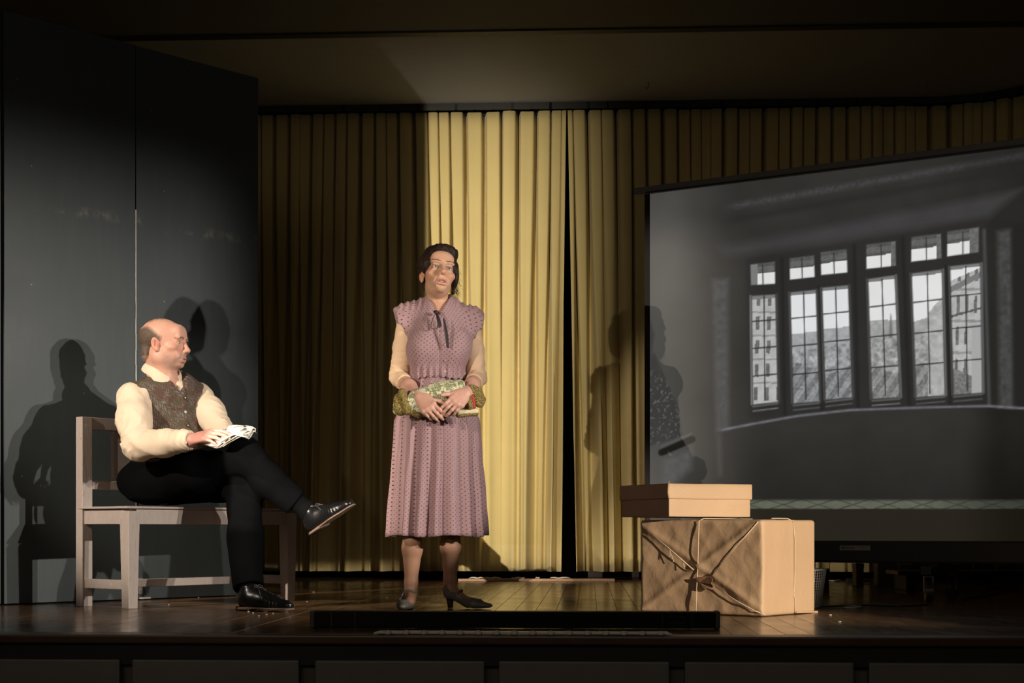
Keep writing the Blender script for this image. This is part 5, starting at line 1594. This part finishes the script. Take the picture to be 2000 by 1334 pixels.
# ================================================================== standing woman
def build_woman():
    Y0 = 6.80
    f = nrm((.255, -.93, .27)); up = nrm((.06, .27, 1))
    H = Frame(P(856, 538, Y0), f, up, .985)
    tf = nrm((.10, -.995, 0)); tl = np.array((-tf[1], tf[0], 0))
    T = Frame(P(856, 660, Y0 + .01), tf)
    Nb = P(857, 603, Y0 + .015)
    shR, shL = P(797, 622, Y0 + .01), P(918, 630, Y0 + .03)
    elR, wrR = P(779, 736, Y0 + .02), P(819, 777, Y0 - .205)
    elL, wrL = P(931, 738, Y0 + .03), P(911, 768, Y0 - .200)
    hip = P(856, 800, Y0 + .02)
    hpR, hpL = P(822, 820, Y0 + .02), P(890, 820, Y0 + .02)
    knR, knL = P(806, 1025, Y0), P(880, 1025, Y0 + .01)
    anR, anL = P(803, 1148, Y0 + .03), P(879, 1142, Y0 + .03)
    B = SDF()
    head_sdf(B, H, True, .0042)
    B.cone(H(0, -.030, -.06), Nb + np.array([0, .01, 0]), .042, .043, .03); B.cone(H(0, -.022, -.088), Nb + tf * .006, .030, .036, .02)
    B.cone(Nb - np.array([0, 0, .02]), Nb - np.array([0, 0, .07]), .046, .085, .04)
    B.cone(shR, shL, .042, .042, .05)
    B.ell(T(0, 0, .0), (.115, .085, .16), T.M, .05); B.ell(hip, (.14, .10, .14), T.M, .06)
    B.cone(shR, elR, .040, .034, .03); B.cone(elR, (elR + wrR) / 2, .036, .032, .01); B.cone((elR + wrR) / 2, wrR, .033, .0235, .02, )
    B.cone(shL, elL, .040, .034, .03); B.cone(elL, (elL + wrL) / 2, .036, .032, .01); B.cone((elL + wrL) / 2, wrL, .033, .0235, .02)
    for hp, kn, an, sg in ((hpR, knR, anR, -1), (hpL, knL, anL, 1)):
        B.cone(hp, kn, .078, .043, .03)
        c1 = kn * .62 + an * .38 + np.array([0, .012, 0])
        B.cone(kn, c1, .041, .045, .015); B.cone(c1, an + np.array([0, 0, .02]), .0445, .027, .015)
        B.cone(an + np.array([0, 0, .02]), an - np.array([0, 0, .03]), .027, .027, .02)
    B.cone(anR - np.array([0, 0, .03]), P(800, 1176, Y0 - .11), .029, .024, .02)
    B.cone(anL - np.array([0, 0, .025]), P(914, 1178, Y0 - .03), .029, .022, .02)
    # hands clasped over the cloth
    kR = P(842, 801, Y0 - .258)
    hand(B, wrR, kR - wrR, np.array((-.25, -.95, .25)), np.array((.75, 0, .6)), [(20, 40, 26), (26, 40, 26), (30, 40, 26), (34, 40, 26)], 0.90, splay=.015, tb=(.85, .45, .25), tcurl=(-8, 12), k=.004)
    kL = P(886, 790, Y0 - .262)
    hand(B, wrL, kL - wrL, np.array((.15, -.97, .2)), np.array((-.45, 0, .85)), [(18, 34, 22), (22, 36, 24), (26, 38, 24), (30, 38, 24)], 0.90, splay=.02, tb=(.92, .50, .05), tcurl=(-6, 6), k=.004)
    V, Q = B.mesh(.0027)
    L = H.loc(V); base = np.array([.530, .300, .195])
    C = head_color(L, base, True)
    hh = (np.abs(L[:, 0]) < .12) & (np.abs(L[:, 1]) < .16) & (np.abs(L[:, 2]) < .16)
    C[~hh] = base
    hm = (V[:, 2] < T.o[2] - .08) & (V[:, 1] < Y0 - .1) & (V[:, 2] > .6)
    C[hm] = np.array([.56, .31, .235])
    leg = V[:, 2] < .45
    C[leg] = np.array([.40, .215, .135])
    for tip, vv in ():
        pass
    wm = from_arrays('person', V, Q, M_skin, None, True, col=C)
    tag(wm, 'standing woman with dark pinned-up hair in a mauve dotted dress, holding a folded brocade cloth', 'person')
    eyes(H, wm, (.10, 1, .12), [.07, .075, .045])
    # teeth
    S = SDF(); S.ell(H(0, .088, -.0715), np.array([.017, .008, .0036]), H.M, .002); V, Q = S.mesh(.0018); from_arrays('teeth', V, Q, plain('teeth', (.62, .56, .47), .3), wm, True)
    # hair
    S = SDF()
    S.ell(H(0, -.018, .040), np.array([.0815, .100, .084]), H.M, .01)
    S.ell(H(.012, .030, .100), np.array([.060, .050, .030]), H.M, .03); S.ell(H(-.02, -.02, .118), np.array([.045, .05, .020]), H.M, .02)
    S.ell(H(0, -.095, .0), np.array([.050, .040, .050]), H.M, .03)
    S.ell(H(.073, .020, .002), np.array([.013, .032, .050]), H.M, .02)
    S.ell(H(.074, .004, -.050), np.array([.004, .010, .030]), H.M, .012)
    S.ell(H(-.070, .000, .030), np.array([.016, .040, .040]), H.M, .02)
    S.ell(H(-.006, .105, -.020), np.array([.058, .062, .085]), H.M, .012, 's')
    S.ell(H(.022, .115, -.05), np.array([.052, .070, .080]), H.M, .01, 's')
    S.ell(H(-.086, -.004, -.022), np.array([.024, .022, .034]), H.M, .006, 's')
    S.ell(H(-.075, .05, -.05), np.array([.034, .055, .050]), H.M, .01, 's')
    S.func(lambda p: -.030 - .085 * ss(.02, .05, H.loc(p)[:, 0]) - H.loc(p)[:, 2] - .9 * np.clip(-.0 - H.loc(p)[:, 1], 0, .05), H.o, 1e9, .012, 'i')
    f1 = folds(51, 5, 50, .0026); f2 = folds(52, 6, 240, .0012, axis=H.y + H.z * .4, an=.25)
    HV, HQ = S.mesh(.0026, cloth_noise(f1, f2), margin=.006)
    r = np.random.RandomState(8)
    HC = np.array([.020, .011, .007]) * r.uniform(.7, 1.5, (len(HV), 1))
    hair = from_arrays('hair', HV, HQ, M_hairm, wm, True, col=HC)
    ix = r.choice(len(HV), 1100, replace=False); o = nrm_rows(HV[ix] - H(0, -.01, .02))
    tag(strands('loose_hairs', hair, HV[ix] - o * .002, [nrm(a * .16 - H.y * .7 + H.z * .5 * np.sign(r.rand() - .3)) for a in o], .024, .0006, .5, np.tile([.035, .018, .011], (1100, 1)) * r.uniform(.6, 1.6, (1100, 1)), M_hairm, 3), kind='stuff')
    rt = [H(.078 + r.uniform(-.004, .012), .0 + r.uniform(-.02, .03), r.uniform(-.085, .03)) for k in range(150)]
    tag(strands('loose_wisps', hair, rt, [nrm(H.x * .45 - H.z * .8 + H.y * r.uniform(-.3, .4)) for k in range(150)], .045, .0006, -.15, np.tile([.04, .02, .012], (150, 1)), M_hairm, 4), kind='stuff')

    # dress cloth with small dark sprigs
    md_, t, b = new_mat('dotted_dress')
    pt = t.attr('pat')
    def lattice(off):
        q = t.mapping(pt, (1 / .0200, 1 / .0185, 1), loc=(off[0], off[1], 0))
        fr = t.n('ShaderNodeVectorMath', operation='FRACTION'); t.link(q, fr.inputs[0])
        s_ = t.n('ShaderNodeVectorMath', operation='SUBTRACT'); t.link(fr.outputs[0], s_.inputs[0]); s_.inputs[1].default_value = (.5, .5, 0)
        m_ = t.mapping(s_.outputs[0], (1.0, .62, 0), (0, 0, .5)); l_ = t.n('ShaderNodeVectorMath', operation='LENGTH'); t.link(m_, l_.inputs[0])
        return t.rng(l_.outputs['Value'], .062, .095, 1, 0)
    dots = t.math('MAXIMUM', lattice((0, 0)), lattice((.5, .5)))
    q = t.mapping(pt, (1 / .0200, 1 / .0185, 1), loc=(.25, .25, 0)); fr = t.n('ShaderNodeVectorMath', operation='FRACTION'); t.link(q, fr.inputs[0])
    l_ = t.n('ShaderNodeVectorMath', operation='DISTANCE'); t.link(fr.outputs[0], l_.inputs[0]); l_.inputs[1].default_value = (.5, .5, 0)
    faint = t.rng(l_.outputs['Value'], .08, .16, .35, 0)
    g = t.mix(t.noise(pt, 30, 4), (.290, .182, .192, 1), (.340, .215, .226, 1))
    g = t.mix(faint, g, (.30, .13, .15, 1)); g = t.mix(dots, g, (.050, .012, .020, 1))
    t.link(g, b.inputs['Base Color']); b.inputs['Roughness'].default_value = .7; b.inputs['Specular IOR Level'].default_value = .25; b.inputs['Sheen Weight'].default_value = .1
    t.link(t.bump(t.noise(t.obj(), 350, 3), .1, .0006), b.inputs['Normal'])
    M_dress = md_
    # bodice
    S = SDF()
    S.ell(T(0, .0, .055), (.128, .098, .13), T.M, .03); S.ell(T(0, .005, -.085), (.122, .098, .11), T.M, .05)
    S.ell(T(0, 0.0, -.19), (.118, .096, .08), T.M, .04)
    for s in (-1, 1): S.ell(T(s * .062, .062, -.045), (.074, .062, .070), T.M, .05)
    S.cone(Nb - np.array([0, 0, .012]), Nb - np.array([0, 0, .07]), .058, .10, .04)
    for sh, s in ((shR, -1), (shL, 1)):
        S.cone(Nb + tl * s * .045 + np.array([0, 0, -.012]), sh + np.array([0, 0, .004]), .045, .052, .04)
        S.cone(sh + np.array([0, 0, .004]), sh + tl * s * .020 + np.array([0, 0, -.022]), .054, .060, .03)
        cd = nrm(tl * s * .86 + np.array([0, 0, -.55])); cc = sh + tl * s * .012 + np.array([0, 0, -.045])
        S.func(lambda p, cc=cc, cd=cd: np.maximum(np.linalg.norm(p - cc, axis=1) - .16, -((p - cc) @ cd) + .012), cc, .17, .004, 's') if False else None
        S.half(sh + tl * s * .047 + np.array([0, 0, .0]), nrm(tl * s + np.array([0, 0, -.18])), .004)
        ax_ = sh + tl * s * .045 + np.array([0, 0, -.070])
        S.ell(ax_, (.036, .095, .05), T.M, .006, 's')
    # neck opening: V down to the bow
    S.cone(Nb - np.array([0, 0, .09]), Nb + np.array([0, 0, .10]), .047, .056, .004, 's')
    def vee(p):
        q = T.loc(p); z0 = T.loc(P(853, 611, Y0 - .1))[2]
        return np.maximum(np.abs(q[:, 0] + .004) * .78 - (q[:, 2] - z0) * .62, -q[:, 1])
    S.func(vee, Nb, 1e8, .004, 's')
    S.half(T(0, 0, -.178), -T.z, .003)
    fD = folds(61, 7, 24, .0040, axis=(0, 0, 1), an=.35); fE = folds(62, 6, 48, .0016)
    def dd(p):
        q = T.loc(p)
        gat = .0040 * np.sin(q[:, 0] * 230 + 2 * np.sin(q[:, 2] * 30)) * ss(-.11, -.172, q[:, 2])
        gs = .0034 * np.sin(np.abs(q[:, 0]) * 240 + q[:, 2] * 60) * ss(.09, .16, q[:, 2]) * ss(.05, .08, np.abs(q[:, 0]))
        pl = .003 * np.exp(-((q[:, 0] + .002) / .003) ** 2) * (q[:, 1] > 0) * (q[:, 2] < .10)
        return fD(p) + fE(p) + gat + gs + pl
    V, Q = S.mesh(.0036, dd, margin=.025)
    q = T.loc(V); th = np.arctan2(q[:, 0], q[:, 1]); pat = np.stack([th * .125 + .5, q[:, 2] + 2, q[:, 1] * 0], 1)
    bod = from_arrays('bodice', V, Q, M_dress, wm, True, pat=pat)
    from mathutils.bvhtree import BVHTree
    bvh = BVHTree.FromPolygons([Vector(v) for v in V], [tuple(t_) for t_ in Q])
    M_pearl = plain('dress_button', (.50, .28, .27), .35)
    for k, py in enumerate((645, 677, 700, 716)):
        hit = bvh.ray_cast(Vector(P(860 - k * .5, py, Y0 - .6)), Vector((0, 1, 0)))
        if hit[0] is None: continue
        p0 = np.array(hit[0]); nn = np.array(hit[1])
        mb = MB(); mb.tube([p0 - nn * .001, p0 + nn * .004], .0052, 12); mb.build('button', M_pearl, bod)
    # collar band crossing to the bow
    M_ribbon = plain('dark_ribbon', (.020, .010, .014), .45)
    kn = P(852, 610, Y0 - .115)
    def band(pts, wd, name, mat, parent, upv=(0, 0, 1), thick=.003):
        pts = [np.asarray(p) for p in pts]; V = []; n = len(pts)
        for i, p in enumerate(pts):
            w_ = wd if not isinstance(wd, (list, tuple)) else wd[i]
            tdir = nrm(pts[min(i + 1, n - 1)] - pts[max(i - 1, 0)]); a = nrm(np.asarray(upv) - tdir * (np.asarray(upv) @ tdir))
            V += [p - a * w_ / 2, p, p + a * w_ / 2]
        V = np.array(V); i = np.arange(n - 1)[:, None] * 3 + np.arange(2)[None, :]
        Qb = np.stack([i, i + 1, i + 4, i + 3], -1).reshape(-1, 4)
        pt = np.stack([V[:, 0] * .9 + .3 * V[:, 1], V[:, 2] + 2, V[:, 1] * 0], 1)
        o = from_arrays(name, V, Qb, mat, parent, True, pat=pt)
        m1 = o.modifiers.new('t', 'SOLIDIFY'); m1.thickness = thick; m1.offset = 0; m1 = o.modifiers.new('s', 'SUBSURF'); m1.levels = 1; m1.render_levels = 2
        return o
    cp = []
    for a in np.linspace(-2.75, 2.75, 25):
        rr2 = .058 + .004 * (1 - math.cos(a)) * 0
        fr = 1 - abs(a) / 2.75
        lowp = ss(.55, 0, fr)
        aa = math.pi - 0
        ang = a + math.pi
        x_ = -math.sin(ang) * (rr2 + .004 * lowp); y_ = math.cos(ang) * (rr2 + .040 * lowp)
        cp.append(Nb + tl * x_ + tf * (y_ + 0.0) + np.array([0, 0, .022 - .050 * lowp]))
    band(cp, .026, 'neck_band', M_dress, wm)
    bow = tag(MB().tube([kn + np.array([-.009, .004, .004]), kn + np.array([0, -.004, 0]), kn + np.array([.009, .004, -.004])], [.006, .009, .006], 8).build('bow', M_ribbon, bod, True), 'dark ribbon bow')
    yk = Y0 - .128
    def bp(px, py, dy=0): return P(px, py, yk + dy)
    band([bp(851, 611), bp(845, 622, -.004), bp(840, 640, -.006), bp(845, 643, -.008), bp(854, 643, -.010), bp(856, 632, -.010), bp(853, 612)], .007, 'loop', M_ribbon, bow, (0.3, 1, .2))
    band([bp(853, 611), bp(858, 625, -.010), bp(861, 640, -.014)], [.008, .012, .013], 'tail', M_ribbon, bow, (1, 0, .2))
    band([bp(852, 611), bp(856, 626, -.012), bp(858, 641, -.016)], [.008, .012, .014], 'tail', M_ribbon, bow, (1, 0, .1))
    band([bp(866, 620, -.004), bp(870, 640, -.010), bp(873, 660, -.014), bp(875, 681, -.012)], [.008, .014, .018, .014], 'tail', M_ribbon, bow, (1, 0, .15))
    # undershirt sleeves
    M_under = plain('nude_jersey', (.60, .415, .275), .65, spec=.3, var=.04, bump=.05, bscale=300)
    for sh, el, wr, s, sd_ in ((shR, elR, wrR, -1, 71), (shL, elL, wrL, 1, 72)):
        S = SDF()
        endp = el + (wr - el) * .30; d_ = nrm(wr - el)
        S.cone(sh, (sh + el) / 2, .046, .0455, .012); S.cone((sh + el) / 2, el, .0455, .0405, .012); S.cone(el, endp + d_ * .05, .0405, .0345, .012)
        S.func(lambda p, e_=endp, dd_=d_: np.maximum(np.linalg.norm(p - e_, axis=1) - .11, -((p - e_) @ dd_)), endp, .12, .003, 's')
        fs_ = folds(sd_, 6, 45, .0010); cs_ = creases(sd_ + 5, 5, 85, .0036, nrm(el - sh) + np.array([.25 * s, 0, .1]), .4)
        def dsl(p, el=el, a_=nrm(el - sh), fs_=fs_, cs_=cs_):
            q = p - el; n_ = np.exp(-(np.linalg.norm(q, axis=1) / .07) ** 2)
            return fs_(p) + cs_(p) * (.25 + n_)
        V, Q = S.mesh(.0034, dsl, margin=.005)
        from_arrays('sleeve', V, Q, M_under, wm, True)
    # pleated skirt
    zt, zb = P(0, 733, Y0)[2], P(0, 1047, Y0)[2]
    np_ = 17; spp = 28; rows = 46; n = np_ * spp
    r = np.random.RandomState(13)
    wdt = r.uniform(.75, 1.3, np_); wdt *= 2 * math.pi / wdt.sum(); ed_ = np.concatenate([[0], np.cumsum(wdt)])
    ph = np.arange(n) / spp; th0 = np.interp(ph, np.arange(np_ + 1), ed_) + .11
    am = np.interp(ph, np.arange(np_ + 1), np.append(r.uniform(.55, 1.35, np_), 1.0))
    V = []; pat = []
    for j in range(rows):
        fz = j / (rows - 1); z = zt + (zb - zt) * fz
        a_ = np.interp(fz, [0, .08, .28, .6, 1], [.114, .128, .182, .198, .213]); b_ = np.interp(fz, [0, .08, .28, .6, 1], [.094, .104, .128, .145, .160])
        cx = np.interp(fz, [0, .28, 1], [855.5, 854.5, 852]); cyy = Y0 + .015
        fr = ph % 1
        saw = np.where(fr < .86, fr / .86, (1 - fr) / .14) - .5       # knife pleat: long rise, sharp return
        sm = np.cos(2 * math.pi * fr)
        kk = ss(.1, .9, fz)
        A_ = am * np.interp(fz, [0, .12, .3, 1], [.001, .008, .020, .034])
        rad = A_ * (saw * (1 - .40 * kk) * 1.25 - sm * .45 * kk) + .006 * kk * np.sin(th0 * 3 + 1 + fz * 2)
        th = th0 + (-.07 * ss(.6, 1, fr)) * (1 - .6 * kk) * ss(0, .1, 1 - fr) + .018 * np.sin(fz * 5 + th0 * 4) * kk
        x = (a_ + rad) * np.sin(th); y = (b_ + rad) * np.cos(th)
        hem = .004 * np.sin(th0 * 5) * kk
        c = P(cx, 0, cyy)
        V.append(np.stack([c[0] + tl[0] * x + tf[0] * y, cyy + tl[1] * x + tf[1] * y, np.full(n, z) + hem * (j == rows - 1)], 1))
        pat.append(np.stack([th0 * .19 + .004 * 0, np.full(n, z) + 2, th0 * 0], 1))
    V = np.concatenate(V); pat = np.concatenate(pat)
    i = np.arange(rows - 1)[:, None] * n; k = np.arange(n)[None, :]; k2 = (k + 1) % n
    Q = np.stack([i + k, i + n + k, i + n + k2, i + k2], -1).reshape(-1, 4)
    fS = folds(81, 6, 30, .0016)
    Vd = V + nrm_rows(V - np.array([P(853, 0, Y0)[0], Y0 + .015, 0]) * np.array([1, 1, 0]) - np.array([0, 0, 1]) * V[:, 2:3]) * fS(V)[:, None]
    sk = from_arrays('skirt', Vd, Q, M_dress, wm, True, pat=pat)
    m1 = sk.modifiers.new('t', 'SOLIDIFY'); m1.thickness = .002
    # belt band
    bp_ = [P(855.5, 736, Y0) + np.array([0, .015, 0]) + tl * .119 * math.sin(a) + tf * .099 * math.cos(a) for a in np.linspace(0, 2 * math.pi, 41)]
    band(bp_, .016, 'waist_band', M_dress, wm)
    # shoes
    M_ws = plain('grey_shoe', (.14, .135, .12), .4, var=.1); M_wsd = plain('shoe_heel_brown', (.045, .03, .022), .4)
    def heelshoe(heel, dirv, an):
        fx = nrm(dirv); Fs = Frame(heel, fx, (0, 0, 1)); S = SDF()
        S.cone(Fs(0, .020, .062), Fs(0, .060, .058), .028, .028, .015); S.cone(Fs(0, .060, .048), Fs(0, .135, .024), .028, .034, .02)
        S.cone(Fs(0, .135, .020), Fs(0, .205, .015), .034, .017, .02, flat=((0, 0, 1), .62)); S.cone(Fs(0, .010, .075), Fs(0, .016, .088), .022, .024, .01)
        S.cone(Fs(0, .030, .088), Fs(0, .135, .052), .025, .028, .004, 's'); S.cone(Fs(0, .035, .11), Fs(0, .11, .095), .035, .04, .004, 's')
        S.func(lambda p: (np.interp(Fs.loc(p)[:, 1], [0, .05, .10, .14, .3], [.048, .038, .014, .002, .002]) - Fs.loc(p)[:, 2]), heel, 1e9, .002, 'i')
        V, Q = S.mesh(.0026); sh = from_arrays('shoe', V, Q, M_ws, wm, True)
        mb = MB(); mb.tube([Fs(0, .022, .001), Fs(0, .020, .022), Fs(0, .020, .050), Fs(0, .024, .060)], [.012, .0135, .020, .024], 14); mb.build('heel', M_wsd, sh, True)
        mb = MB(); pts = []
        for a in np.linspace(0, math.pi, 11): pts.append(Fs(.027 * math.cos(a), .060 + .016 * math.sin(a), .062 + .020 * math.sin(a)))
        mb.tube(pts, .0038, 6); mb.build('strap', M_ws, sh, True)
        S = SDF(); S.cone(Fs(0, .02, .0045), Fs(0, .02, .0045), .001, .001)
        return sh
    h1 = P(803, 1176, Y0 + .035); h1[2] = .001; heelshoe(h1, np.array((-.12, -1, 0)), anR)
    h2 = P(871, 1187, Y0 + .01); h2[2] = .001; heelshoe(h2, np.array((.93, -.36, 0)), anL)
    return wm

man = build_man()
woman = build_woman()

# ================================================================== brocade bundle in the woman's hands
def brocade():
    m, t, b = new_mat('brocade')
    o = t.obj()
    n = t.noise(o, 42, 3, .6, 1.5); n2 = t.noise(t.mapping(o, (1, 1, 1), loc=(2, 1, 4)), 70, 4, .6, 2.0)
    c = t.mix(t.rng(n, .50, .54), (.60, .56, .38, 1), (.20, .22, .10, 1))
    c = t.mix(t.rng(n2, .56, .60), c, (.10, .10, .055, 1)); c = t.mix(t.rng(n2, .40, .36), c, (.66, .60, .42, 1))
    t.link(c, b.inputs['Base Color']); b.inputs['Roughness'].default_value = .6
    t.link(t.bump(n2, .3, .002), b.inputs['Normal'])
    g, tg, bg = new_mat('gold_trim')
    og = tg.obj(); v = tg.n('ShaderNodeTexVoronoi'); v.inputs['Scale'].default_value = 290; tg.link(og, v.inputs['Vector'])
    tg.link(tg.mix(tg.rng(v.outputs['Distance'], .2, .6), (.62, .47, .16, 1), (.12, .085, .02, 1)), bg.inputs['Base Color'])
    bg.inputs['Metallic'].default_value = .35; bg.inputs['Roughness'].default_value = .4; tg.link(tg.bump(v.outputs['Distance'], .8, .004), bg.inputs['Normal'])
    M_red = plain('red_cloth', (.35, .03, .02), .7); M_cream = plain('cream_lining', (.68, .58, .40), .7)
    Yc = 6.80 - .205
    root = tag(empty('folded_brocade', tuple(P(857, 812, Yc))), 'folded cream and gold brocade cloth held in the standing woman\'s hands', 'cloth')
    oo = np.array(root.location)
    def slab(name, pts, hts, dep, mat, yoff, seed, amp=.003):
        """A soft folded length of cloth along pixel points with half heights and half depth."""
        S = SDF()
        for (a, b2), h0, h1 in zip(zip(pts[:-1], pts[1:]), hts[:-1], hts[1:]):
            S.cone(P(*a, Yc + yoff), P(*b2, Yc + yoff), h0, h1, .015, flat=((0, 1, 0), dep))
        V, Q = S.mesh(.0034, cloth_noise(folds(seed, 6, 40, amp), folds(seed + 1, 5, 95, amp * .35)), margin=.008)
        return from_arrays(name, V - oo, Q, mat, root, True)
    slab('main_fold', [(786, 795), (822, 783), (858, 772), (893, 762)], [.034, .044, .046, .040], .55, m, .014, 1)
    slab('upper_fold', [(858, 772), (885, 760), (900, 750)], [.030, .030, .016], .5, m, .034, 4)
    slab('lower_fold', [(800, 797), (850, 796), (905, 792)], [.030, .034, .032], .5, m, .024, 7)
    tag(slab('gold_end', [(778, 778), (783, 800)], [.017, .016], .8, g, .010, 9, .004), 'gold trimmed end')
    tag(slab('gold_end', [(786, 768), (795, 803)], [.014, .014], 1.2, g, -.004, 10, .003), 'gold trimmed edge')
    tag(slab('gold_end', [(927, 772), (935, 783)], [.024, .016], .35, g, .012, 12, .004), 'gold trimmed corner')
    slab('gold_band', [(915, 776), (919, 797)], [.012, .012], 1.1, g, -.002, 13, .002)
    tag(slab('red_strip', [(922, 774), (926, 795)], [.0085, .0085], 1.0, M_red, -.002, 14, .001), 'dark red strip')
    tag(slab('lining', [(898, 806), (930, 803)], [.010, .009], .9, M_cream, -.004, 15, .002), 'cream lining edge')
    slab('gold_band', [(895, 811), (931, 809)], [.008, .008], 1.0, g, -.002, 16, .002)
    tag(slab('rolled_end', [(806, 806), (817, 812)], [.012, .012], 1.0, g, -.008, 17, .001), 'rolled gold end')
    return root
brocade()

# ================================================================== newspaper
def newspaper():
    m, t, b = new_mat('newsprint')
    pt = t.attr('pat'); sp = t.n('ShaderNodeSeparateXYZ'); t.link(pt, sp.inputs[0])
    ln = t.rng(t.math('ABSOLUTE', t.math('SUBTRACT', t.math('FRACT', t.math('MULTIPLY', sp.outputs[1], 130)), .5)), .2, .3, 1, 0)
    br = t.rng(t.noise(t.mapping(pt, (60, 140, 1)), 1.5, 2), .42, .5)
    colm = t.rng(t.math('ABSOLUTE', t.math('SUBTRACT', t.math('FRACT', t.math('MULTIPLY', sp.outputs[0], 14)), .5)), .40, .46, 1, 0)
    pic = t.rng(t.noise(t.mapping(pt, (11, 9, 1)), 1.0, 1), .60, .61)
    ink = t.math('MULTIPLY', t.math('MULTIPLY', ln, br), colm)
    c = t.mix(t.math('MULTIPLY', t.math('MULTIPLY', ink, .45), sp.outputs[2]), (.60, .57, .51, 1), (.08, .08, .08, 1))
    c = t.mix(t.math('MULTIPLY', t.math('MULTIPLY', pic, .8), sp.outputs[2]), c, (.12, .12, .11, 1))
    t.link(c, b.inputs['Base Color']); b.inputs['Roughness'].default_value = .8; b.inputs['Specular IOR Level'].default_value = .2
    root = tag(empty('newspaper', tuple(P(440, 868, 6.62))), 'folded newspaper lying on the raised knee under the seated man\'s hand', 'newspaper')
    oo = np.array(root.location)
    def sheet(corners, printed, bow, name, roll=0.0):
        """corners: near-left, near-right, far-right, far-left as (px, py, Y)."""
        q = [P(*c) for c in corners]; nu, nv = 22, 10; V = []; pt = []
        for i in range(nu):
            for j in range(nv):
                u, v = i / (nu - 1), j / (nv - 1)
                p = (q[0] * (1 - u) + q[1] * u) * (1 - v) + (q[3] * (1 - u) + q[2] * u) * v
                p = p + np.array([0, 0, 1]) * (bow * math.sin(math.pi * u) + .004 * math.sin(u * 7 + v * 3) + roll * max(0, u - .75) ** 2 * 16 * -1)
                V.append(p - oo); pt.append((u * .30, v * .2, printed))
        i = np.arange(nu - 1)[:, None] * nv + np.arange(nv - 1)[None, :]
        o = from_arrays(name, np.array(V), np.stack([i, i + nv, i + nv + 1, i + 1], -1).reshape(-1, 4), m, root, True, pat=np.array(pt))
        md = o.modifiers.new('t', 'SOLIDIFY'); md.thickness = .0008
        return o
    sheet([(378, 869, 6.60), (428, 871, 6.50), (478, 834, 6.56), (440, 838, 6.66)], .15, .004, 'page')
    sheet([(384, 870, 6.605), (432, 873, 6.505), (484, 840, 6.56), (444, 842, 6.67)], .7, .002, 'page')
    sheet([(396, 871, 6.61), (436, 873, 6.51), (492, 842, 6.57), (452, 842, 6.68)], .9, -.002, 'page')
    sheet([(428, 866, 6.495), (447, 832, 6.64), (481, 831, 6.66), (462, 848, 6.52)], .12, .002, 'page')
    sheet([(458, 850, 6.52), (482, 832, 6.63), (499, 836, 6.66), (483, 857, 6.54)], 1.0, .008, 'page', .010)
    sheet([(462, 852, 6.53), (484, 835, 6.64), (501, 841, 6.66), (486, 858, 6.55)], 1.0, .004, 'page', .012)
    mb = MB(); mb.tube([P(480, 832, 6.67) - oo, P(492, 834, 6.66) - oo, P(499, 838, 6.65) - oo, P(498, 843, 6.63) - oo, P(493, 842, 6.62) - oo], .003, 8); mb.build('rolled_edge', M_chipped, root, True)
    return root
newspaper()
